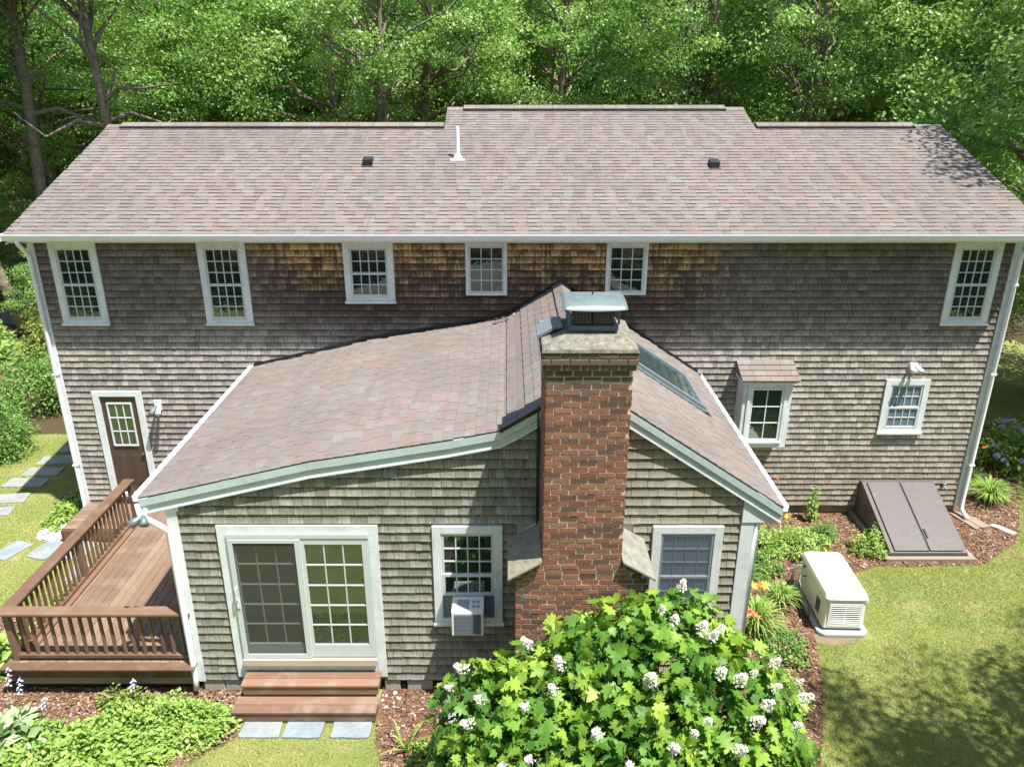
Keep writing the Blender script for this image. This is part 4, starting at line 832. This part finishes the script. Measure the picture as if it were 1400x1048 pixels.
def panicle(seed, flat=False, mat='petalw', n=110, L=.20, Rr=.085):
    rs = np.random.default_rng(seed); h = rs.random(n) ** .8; a = rs.uniform(0, 6.28, n); rr = Rr * (1 - h * .75) * rs.uniform(.7, 1.1, n)
    P_ = np.stack([rr * np.cos(a), rr * np.sin(a), h * L], 1)
    if flat: q = np.sqrt(rs.random(n)); P_ = np.stack([Rr * q * np.cos(a), Rr * q * np.sin(a), .03 * (1 - q * q)], 1)
    Nz = P_ / Rr + np.array([0, 0, .3]) + rs.normal(0, .2, (n, 3)); Nz /= np.linalg.norm(Nz, axis=1, keepdims=True); Yd_ = rs.normal(size=(n, 3))
    T = []; F_ = []
    for k in range(4):
        ca_, sa_ = math.cos(k * 1.571), math.sin(k * 1.571); b0 = len(T); T += [(0, 0, 0)] + [(x * ca_ - y * sa_, x * sa_ + y * ca_, z) for x, y, z in ((.35, .6, .1), (0, 1, .2), (-.35, .6, .1))]; F_ += [(b0, b0 + 1, b0 + 2, b0 + 3)]
    V_, FF, t_ = scatter(T, F_, P_, rot_basis(Yd_, Nz), rs.uniform(.012, .019, n), rs.random(n) ** 2); return mesh_np('flower_head', V_, FF, t_, M[mat])
PAN = [panicle(s_) for s_ in (1, 2, 3)]
# flower heads: chosen spots over the mound surface
FP = [(-0.53, -7.21, 2.21), (-0.69, -7.37, 2.09), (-0.32, -7.68, 2.21), (-0.44, -7.85, 2.02), (0.23, -7.01, 2.41), (0.49, -7.75, 2.43), (0.17, -7.89, 2.31), (0.91, -8.34, 2.39), (1.49, -8.06, 2.84), (1.69, -8.48, 2.33), (1.92, -8.35, 2.4), (2.08, -8.26, 2.48), (2.44, -8.28, 2.1), (2.26, -7.9, 2.78), (2.5, -7.84, 2.64), (3.01, -7.46, 2.53), (2.72, -7.65, 2.56), (2.94, -7.76, 2.46), (2.8, -7.94, 2.39), (3.28, -7.73, 2.27), (2.65, -8.08, 2.29), (2.26, -7.52, 2.95), (2.14, -7.47, 3.01), (2.09, -6.66, 2.99), (1.73, -7.28, 3.12), (1.84, -7.43, 3.1), (2.4, -7.32, 2.89), (3.13, -8.01, 2.17), (0.21, -8.4, 2.1), (-0.07, -8.26, 1.86), (3.3, -7.53, 2.33), (1.2, -8.69, 2.34), (0.57, -7.6, 2.65)]
for i, p in enumerate(FP):
    p0 = np.array(p); best = None
    d0 = p0 - np.array([1.5, -7.5, .9]); d0 /= np.linalg.norm(d0); q = p0
    o = link('flower_head', PAN[i % 3], HY); o.location = Vector(q) - Vector(d0) * .05 - HYC; dv = Vector(d0) * .8 + Vector((0, -.35, .35)); o.rotation_euler = dv.to_track_quat('Z', 'Y').to_euler(); s_ = random.uniform(.5, .95); o.scale = (s_ * 1.05, s_ * 1.05, s_)

# ------------------------------------------------------------ plant kinds
def clump(name, label, cat, cx, cy, rx, ry, h, n, leaf, mat, group=None, kind=None, z0=0., leafT=LEAF, up=.7, stems=True):
    root = empty(name, label, cat, (cx, cy, z0), 0, group) if not kind else None
    d = runit(n); d[:, 2] = np.abs(d[:, 2]); r_ = rng.uniform(.35, 1, n) ** .6; P = d * r_[:, None] * np.array([rx, ry, h]); P[:, 2] = np.maximum(P[:, 2], .02)
    if kind: P[:, 2] *= .6 + .8 * np.abs(np.sin(P[:, 0] * 5 + 2 * np.sin(P[:, 1] * 6)) * np.cos(P[:, 1] * 6 - P[:, 0] * 2))
    if not kind: P[:, 2] *= .72 + .55 * np.abs(np.sin(P[:, 0] * 5.3 / max(rx, .2) + cx) * np.cos(P[:, 1] * 4.1 / max(ry, .2) + 2 * cy)); P[:, :2] *= (1 + .16 * np.sin(np.arctan2(P[:, 1], P[:, 0]) * 4 + cx * 7))[:, None]
    P += .09 * min(rx, ry, 1) * np.sin(P[:, [1, 2, 0]] * 9 / max(rx, .3)) 
    Zd = d * .5 + np.array([0, 0, up]) + rng.normal(0, .3, (n, 3)); Yd = d * np.array([1, 1, .2]) + rng.normal(0, .5, (n, 3))
    V, F, t = scatter(leafT[0], leafT[1], P, rot_basis(Yd, Zd), rng.uniform(.65, 1.3, n) * leaf, np.clip(rng.normal(.5, .22, n) + (r_ - .8) * .4, 0, 1)); me = mesh_np('foliage', V, F, t, M[mat])
    if kind:
        for v_ in []: pass
        o = link(name, me); o.location = (cx, cy, z0); tag(o, label, cat, group, kind); return o
    link('foliage', me, root)
    if stems:
        m = MB()
        for i in range(9): e = P[rng.integers(n)]; m.tube([(e[0] * .15, e[1] * .15, 0), (e[0] * .6, e[1] * .6, e[2] * .6), tuple(e)], [.012 * h + .004, .008 * h + .003, .003], 5)
        m.build('stem', M['stem'], root)
    return root
def straps(name, label, cat, cx, cy, rad, h, n, w_, mat, group=None, flowers=(), seed=0):
    root = empty(name, label, cat, (cx, cy, 0), 0, group); rs = np.random.default_rng(seed + 5); V = []; F = []; T = []
    for i in range(n):
        a = rs.uniform(0, 6.283); q = rs.uniform(.3, 1); L = rad * q; H = h * rs.uniform(.7, 1.15) * (1.15 - .5 * q); b0 = len(V); dr = np.array([math.cos(a), math.sin(a)]); nr = np.array([-dr[1], dr[0]]); tt = rs.random(); st = rs.normal(0, .04 * rad, 2)
        for k in range(6):
            s_ = k / 5; r__ = L * s_ ** 1.1; z = H * (1.9 * s_ - 1.25 * s_ ** 2.2) * 1.05; ww = w_ * (1 - s_ ** 2.5) + .001; c = dr * r__ + st
            V += [(*(c - nr * ww / 2), max(z, .01)), (*(c + nr * ww / 2), max(z, .01))]; T += [tt, tt]
        F += [(b0 + 2 * k, b0 + 2 * k + 1, b0 + 2 * k + 3, b0 + 2 * k + 2) for k in range(5)]
    link('foliage', mesh_np('foliage', V, F, T, M[mat]), root)
    for fx, fy, fz, fm_ in flowers:
        m = MB(); m.tube([(fx * .2, fy * .2, 0), (fx * .7, fy * .7, fz * .6), (fx, fy, fz)], .005, 4); m.build('stem', M['mid'], root)
        m = MB()
        for k in range(6):
            a = k * 1.047; c, s_ = math.cos(a), math.sin(a); m.add([(0, 0, -.03), (.03 * c - .018 * s_, .03 * s_ + .018 * c, .02), (.075 * c, .075 * s_, .03), (.03 * c + .018 * s_, .03 * s_ - .018 * c, .02)], [(0, 1, 2, 3)], random.random())
        o = m.build('flower', M[fm_], root); o.location = (fx, fy, fz); o.rotation_euler = (R(random.uniform(20, 60)), 0, random.uniform(0, 6)); o.scale = (1.2, 1.2, 1.2)
    return root
# right bed
straps('daylily', 'daylily clump with coral flower beside the right corner of the wing', 'flowers', 4.15, -3.75, .65, .65, 230, .022, 'lime', flowers=((-.25, -.35, .62, 'petalc'), (-.15, -.42, .58, 'petalc'), (.15, .25, .62, 'petaly'), (.25, .45, .55, 'petaly'), (0, .3, .65, 'petaly')), seed=1)
straps('daylily', 'daylily clump with one orange flower behind the wing corner', 'flowers', 4.25, -2.45, .6, .6, 200, .022, 'mid', flowers=((.1, -.1, .5, 'petalo'), (.2, -.55, .35, 'petalo')), seed=2)
straps('daylily', 'leafy daylily clump without flowers between the wing corner and the generator', 'flowers', 4.75, -3.1, .5, .5, 170, .02, 'lime', seed=11)
straps('daylily', 'dark green daylily clump close against the wing wall behind the eave', 'flowers', 4.35, -1.75, .55, .6, 190, .02, 'mid', seed=12)
clump('perennial', 'tall loose lime coloured plant behind the flowering daylilies', 'plant', 4.9, -1.5, .5, .45, .6, 1300, .06, 'lime')
straps('daylily', 'dense daylily grass clump by the right downspout', 'flowers', 10.55, .55, .75, .62, 320, .018, 'lime', seed=3)
straps('daylily', 'tall single orange daylily before the shaded wall under the bay window', 'flowers', 5.55, -.35, .25, .5, 26, .016, 'mid', flowers=((-.05, -.05, 1.05, 'petalo'),), seed=4)
straps('daylily', 'orange daylily poking from the blue hydrangea at the right', 'flowers', 10.7, 1.35, .35, .5, 40, .016, 'mid', flowers=((0, -.1, .95, 'petalo'),), seed=8)
straps('daylily', 'sparse strappy plant on the mulch in front of the steps', 'flowers', -1.40, -6.32, .55, .5, 13, .022, 'lime', seed=6)
straps('yellow_lily', 'light green clump with yellow flowers behind the wing eave', 'flowers', 5.3, -1.15, .4, .4, 60, .016, 'lime', flowers=((-.1, .15, .62, 'petaly'), (.1, .1, .66, 'petaly'), (.25, .05, .6, 'petaly')), seed=7)
clump('perennial', 'large bright green perennial mound between wing eave and generator', 'plant', 5.65, -1.35, .65, .5, .5, 2600, .055, 'lime')
clump('perennial', 'darker feathery plant at the right of the bright perennial mound', 'plant', 6.35, -.95, .3, .25, .42, 900, .045, 'mid')
clump('perennial', 'low leafy plant between the two daylily clumps by the wing', 'plant', 4.75, -2.1, .42, .4, .34, 1000, .055, 'mid')
clump('perennial', 'pale spiky mound at the foot of the cellar doors', 'plant', 7.05, -1.45, .36, .34, .42, 1300, .045, 'lime')
clump('perennial', 'bushy green groundcover left of the generator pad', 'plant', 4.45, -4.25, .42, .55, .3, 1500, .05, 'mid')
clump('perennial', 'small light green plants at the right foot of the hydrangea', 'plant', 4.15, -5.4, .3, .5, .35, 1000, .05, 'lime')
clump('tall_stem_plant', 'tall thin leafy stem in front of the foundation', 'plant', 6.35, -.28, .11, .11, .85, 260, .07, 'lime')
clump('tall_stem_plant', 'short leafy stem beside the left side of the cellar doors', 'plant', 7.2, -1.3, .09, .09, .65, 160, .06, 'lime')
clump('weed', 'tiny light weed growing by the granite foundation block', 'plant', -1.0, -5.38, .13, .1, .16, 60, .06, 'lime')
clump('perennial', 'small feathery green plant at the left foot of the big hydrangea', 'plant', -1.0, -6.5, .38, .32, .3, 1200, .045, 'lime')
bh = clump('blue_hydrangea', 'blue lacecap hydrangea beyond the right corner of the house', 'shrub', 12.0, 2.3, 1.1, .9, 1.1, 1500, .13, 'mid')
BP = panicle(9, True, 'petalb', 90, .2, .1)
for i in range(36):
    a = random.uniform(0, 6.28); e = random.uniform(.25, 1.4); dv = Vector((math.cos(a) * math.cos(e) * 1.12, math.sin(a) * math.cos(e) * .92, math.sin(e) * 1.13)); o = link('flower_head', BP, bh); o.location = dv; o.rotation_euler = (dv + Vector((0, 0, .8))).to_track_quat('Z', 'Y').to_euler(); o.scale = (.8,) * 3
# left beds
clump('groundcover', 'dense light green groundcover in front of the deck and wing', 'groundcover', -5.0, -5.95, 1.15, .55, .34, 6500, .06, 'lime', kind='stuff')
clump('groundcover', 'pale leafy groundcover spreading along the bottom left bed', 'groundcover', -5.9, -6.5, 1.3, .6, .32, 6500, .085, 'lime', kind='stuff')
clump('groundcover', 'cream tipped low creeper at the front edge of the left bed', 'groundcover', -4.75, -6.35, .6, .25, .1, 1400, .035, 'yellowleaf', kind='stuff')
clump('groundcover', 'low leafy patch beside the pebbles and the wooden landing', 'groundcover', -9.35, .15, .42, .95, .16, 1500, .09, 'lime', kind='stuff')
clump('groundcover', 'low green patch outside the deck railing seen between balusters', 'groundcover', -7.75, -3.0, .3, .8, .2, 700, .08, 'lime', kind='stuff')
clump('hosta', 'hosta with light leaves at the left foot of the deck', 'plant', -7.95, -4.45, .42, .5, .4, 220, .19, 'lime')
clump('hosta', 'variegated hosta at the bottom left corner of the garden', 'plant', -7.05, -6.35, .6, .55, .45, 420, .2, 'hosta')
clump('astilbe', 'feathery astilbe with tan plumes under the deck edge', 'plant', -5.6, -5.5, .6, .14, .42, 420, .06, 'yellowleaf')
for i, (x, y, h_) in enumerate(((-7.15, -5.75, .95), (-6.95, -5.85, .85), (-6.6, -5.95, .6), (-7.3, -6.1, .8), (-5.5, -5.62, .62))):
    root = empty('flower_spike', ['tallest lavender flower spike reaching over the deck edge', 'lavender hosta spike just right of the tallest one', 'short lavender spike alone over the mulch', 'lavender spike at the left frame edge', 'lone pale flower spike rising from the astilbe'][i], 'flower', (x, y, 0), 0, 'lavender hosta flower spikes')
    MB().tube([(0, 0, 0), (.03, .02, h_ * .6), (.12, .05, h_)], .005, 5).build('stem', M['mid'], root)
    m = MB()
    for k in range(16):
        s_ = .66 + .34 * k / 16; p = Vector((.12 * s_ ** 2, .05 * s_, h_ * s_)); a = k * 2.4; q = Vector((math.cos(a), math.sin(a), -.5)) * .05; w_ = Vector((-math.sin(a), math.cos(a), 0)) * .014; m.add([p, p + q * .6 + w_, p + q, p + q * .6 - w_], [(0, 1, 2, 3)])
    m.build('flower', M['petall'], root)
clump('azalea', 'rounded grey green azalea with pinkish tips beside the left lawn', 'shrub', -13.2, 6.4, 1.9, 1.6, 1.6, 9000, .085, 'mid')
clump('azalea', 'yellow green upright shrub just behind the left house corner', 'shrub', -14.2, 8.9, 1.1, 1.0, 2.1, 3600, .12, 'yellowleaf')
clump('evergreen_shrub', 'dark soft needled evergreen at the left frame edge', 'shrub', -13.1, 2.9, 1.35, 1.3, 1.9, 9000, .075, 'mid')
clump('evergreen_shrub', 'light green shrub in front of the dark evergreen at the left edge', 'shrub', -12.8, 1.5, .7, .6, .7, 2600, .06, 'lime')
clump('rhododendron', 'dark big leaved rhododendron behind the left lawn', 'shrub', -17.5, 9.3, 1.8, 1.5, 1.8, 3600, .16, 'oak')
for i, (x, y, r_) in enumerate(((-18.6, 14.2, .75), (-17.6, 11.2, .7))):
    root = empty('garden_tub', ['dark round tub planter farther back on the bark ground', 'dark round tub planter cut by the left frame edge'][i], 'planter', (x, y, 0), 0, 'dark tubs behind the left shrubs')
    MB().tube([(0, 0, 0), (0, 0, .1), (0, 0, .55), (0, 0, .6)], [r_ * .8, r_ * .85, r_, r_ * 1.05], 24).build('tub', M['conduit'], root)
    MB().tube([(0, 0, .6), (0, 0, .61)], r_ * .95, 24).build('soil', M['forest'], root)
# dead leaves lying on the wing roof valley
n = 26; P = np.stack([rng.uniform(-.25, .15, n), rng.uniform(-.45, -.12, n), np.zeros(n)], 1); P[:, 2] = [prof(x) + .03 for x in P[:, 0]]
V, F, t = scatter(LEAF[0], LEAF[1], P, rot_basis(runit(n) * [1, 1, .2], np.tile([0, 0, 1.], (n, 1)) + .3 * runit(n)), rng.uniform(.06, .11, n), rng.random(n)); tag(link('dead_leaves', mesh_np('dead_leaves', V, F, t, M['petalo'] if False else M['chip'])), 'few brown dead leaves caught on the wing roof by the wall', 'leaves', None, 'stuff')

# ------------------------------------------------------------ trees
def tree_variant(seed, H=16., Rc=4.2, base=.32, clumps=72, per=360, lean=(0, 0), tr_=.27, low=0):
    rs = np.random.default_rng(seed); rnd = random.Random(seed); tp = []
    for k in range(9): s_ = k / 8; tp.append(Vector((lean[0] * s_ + .25 * math.sin(s_ * 5 + seed), lean[1] * s_ + .25 * math.cos(s_ * 4 + seed), H * .9 * s_)))
    tr = MB(); tr.tube(tp, [tr_ * (1 - .8 * k / 8) + .03 for k in range(9)], 9, .5)
    C = []; 
    while len(C) < clumps:
        d = rs.normal(size=3); d /= np.linalg.norm(d); q = rs.uniform(.35, 1) ** .5; zc = H * (base + (1 - base) * .5); p = np.array([lean[0] * .7, lean[1] * .7, zc]) + d * q * np.array([Rc, Rc, H * (1 - base) * .5]); C.append(p)
    C = np.array(C)
    for p in C[:44]:
        s_ = min(.92, max(.22, (p[2] / (H * .9)) - rs.uniform(.08, .22))); i0 = int(s_ * 8); a = tp[i0].lerp(tp[min(8, i0 + 1)], s_ * 8 - i0); e = Vector(p); L = (e - a).length
        m1 = a.lerp(e, .35) + Vector(rs.normal(0, .07 * L, 3)); m2 = a.lerp(e, .7) + Vector(rs.normal(0, .07 * L, 3)); r0 = .03 + .017 * L * (1.1 - s_ * .6); tr.tube([a, m1, m2, e], [r0, r0 * .7, r0 * .45, .012], 6, .5, False)
    for i in range(low):                                      # long bare low limbs
        s_ = rs.uniform(.36, .6); i0 = int(s_ * 8); a = tp[i0].lerp(tp[i0 + 1], s_ * 8 - i0); an = rs.uniform(0, 6.28); L = rs.uniform(2.2, 4.2); dv = Vector((math.cos(an), math.sin(an), rs.uniform(-.1, .35)))
        tr.tube([a, a + dv * L * .3 + Vector((0, 0, .25)), a + dv * L * .65 + Vector(rs.normal(0, .2, 3)), a + dv * L + Vector(rs.normal(0, .35, 3))], [.09, .065, .04, .012], 6, .5, False)
    me_t = bpy.data.meshes.new('trunk'); me_t.from_pydata(tr.v, [], tr.f); me_t.polygons.foreach_set('use_smooth', [True] * len(me_t.polygons)); me_t.materials.append(M['bark'])
    n = clumps * per; k = np.repeat(np.arange(clumps), per); rad = rs.uniform(.7, 1.5, clumps)[k]; d = rs.normal(size=(n, 3)); d /= np.linalg.norm(d, axis=1, keepdims=True); q = rs.random(n) ** .45
    P = C[k] + d * (rad * q)[:, None] * np.array([1, 1, .42]); P[:, 2] -= .15 * ((P[:, :2] - C[k][:, :2]) ** 2).sum(1)
    Zd = d * .35 + np.array([0, 0, .7]) + rs.normal(0, .42, (n, 3)); Yd = rs.normal(size=(n, 3)); Yd[:, 2] -= .3
    ct = rs.normal(0, .16, clumps)[k]; V, F, t = scatter(LEAF[0], LEAF[1], P, rot_basis(Yd, Zd), rs.uniform(.10, .175, n), np.clip(rs.normal(.5, .17, n) + ct, 0, 1))
    return me_t, mesh_np('crown', V, F, t, M['oak'])
VAR = [tree_variant(1), tree_variant(2, 15, 4.4, .25), tree_variant(3, 17, 4.0, .36), tree_variant(4, 14, 4.6, .18, 105), tree_variant(5, 16, 3.8, .3, 90, 290, (1.6, .4)), tree_variant(6, 9, 3.2, .08, 75, 260), tree_variant(7, 18, 3.8, .58, 80, 290, (.5, 0), .19, 4), tree_variant(8, 17, 3.4, .52, 70, 290, (-1.8, .6), .17, 4)]
def tree(vi, x, y, s_, rz, label, group=None, name='oak_tree'):
    root = empty(name, label, 'tree', (x, y, -.08), rz, group); root.scale = (s_, s_, s_); link('trunk', VAR[vi][0], root); link('crown', VAR[vi][1], root)
ORD = 'first second third fourth fifth sixth seventh eighth ninth tenth eleventh twelfth thirteenth fourteenth'.split()
GW = 'oak trees of the wood behind the house'
rr = random.Random(5)
for y, step, lab in ((18.0, 4.6, 'leafy oak tree in the front rank of the wood behind the roof'), (23.5, 4.9, 'leafy oak tree in the middle of the wood behind the roof'), (30, 5.4, 'leafy oak tree deep in the wood behind the roof'), (37, 6.2, 'leafy oak tree far back in the wood behind the roof'), (48, 7.5, 'leafy oak tree at the far side of the wood')):
    cnt = 0; half = .72 * (y + 14.5) + 3; x = -half + rr.uniform(0, 2)
    while x < half:
        X, Y = x + rr.uniform(-1, 1), y + rr.uniform(-2, 2)
        if not (y < 20 and X < -14):
            cnt += 1; lb = lab
            if y < 25: lb = ('leafy oak %s from the left in the %s rank of the wood behind the roof' % (ORD[cnt - 1], 'front' if y < 20 else 'second'))
            tree(rr.choice([0, 1, 2, 3, 3, 4]), X, Y, rr.uniform(.9, 1.2), rr.uniform(0, 6.28), lb, GW)
        x += step
for i, (x, y, vi, s_, rz, lab) in enumerate([(-13.8, 13.2, 6, 1.05, .4, 'tall oak with a thick grey trunk left of the roof ridge'), (-16.3, 13.6, 6, 1.1, 2.6, 'tall oak with a thick bare trunk near the top left corner'), (-17.0, 11.5, 7, 1.0, .3, 'leaning oak with a slanting trunk at the left frame edge'), (-21.5, 10.5, 3, 1.0, 1, 'oak with low boughs beyond the left garden'), (-19.5, 19.5, 3, 1.0, 4, 'low boughed oak behind the two tub planters'),
                                 (-3.9, 12.9, 6, .8, 4.4, 'slim oak trunk rising just left of the raised ridge'), (9.6, 12.9, 7, .85, 1.9, 'oak with a leaning bare trunk behind the right half of the roof'), (5.6, 13.4, 7, .8, 3.9, 'slim forked oak behind the right end of the raised ridge'), (14.9, 12.2, 6, 1.0, 5.0, 'big oak with spreading limbs at the top right corner'), (17.5, 14.5, 1, 1.15, 1.3, 'dense oak crown at the right frame edge'), (15.6, 7.0, 3, 1.0, 2.9, 'low boughed oak right of the house'), (18.0, 3.5, 5, 1.0, .8, 'short bushy tree at the right frame edge')]):
    tree(vi, x, y, s_, rz, lab, GW)
for i, (x, y, s_) in enumerate(((-15.8, 11.8, .40), (-20.5, 15.5, .6), (14.8, 9.8, .55), (16.3, 5.6, .5), (14.9, 4.4, .32), (-24, 20, .7), (-13.5, 12.5, .5))):
    tree(5, x, y, s_, i * 1.3, ['young understory tree behind the yellow green shrub', 'young understory tree by the tub planters', 'young understory tree behind the right rear corner of the house', 'understory tree in the shade right of the house', 'small dark understory tree behind the blue hydrangea', 'understory tree near the driveway at the far left', 'young understory tree left of the rear house corner'][i], 'understory trees beside the house', 'young_tree')
# trees beyond the frame: they shade the lawn and the roof corner and show in the panes
tree(0, 14.6, 3.0, 1.05, 2.6, 'tall oak right of the house whose crown overhangs the roof corner', 'oaks around the back garden')
for x, y, s_, vi in ((9.9, -9.9, .80, 1), (8.6, -12.6, .86, 3), (13.3, -9.0, .8, 0)): tree(vi, x, y, s_, x, {1: 'oak nearest the generator lawn, beyond the right edge of the frame', 3: 'oak beside the camera shading the near lawn corner', 0: 'oak farther right whose crown shades the lawn edge'}[vi], 'oaks around the back garden')
for i in range(11): tree((3, 1, 3, 0)[i % 4], -27 + i * 5.4, -22.5 - (i % 3) * 1.8, 1.1, i * 1.1, 'oak across the back garden mirrored in the window panes', 'oaks around the back garden')
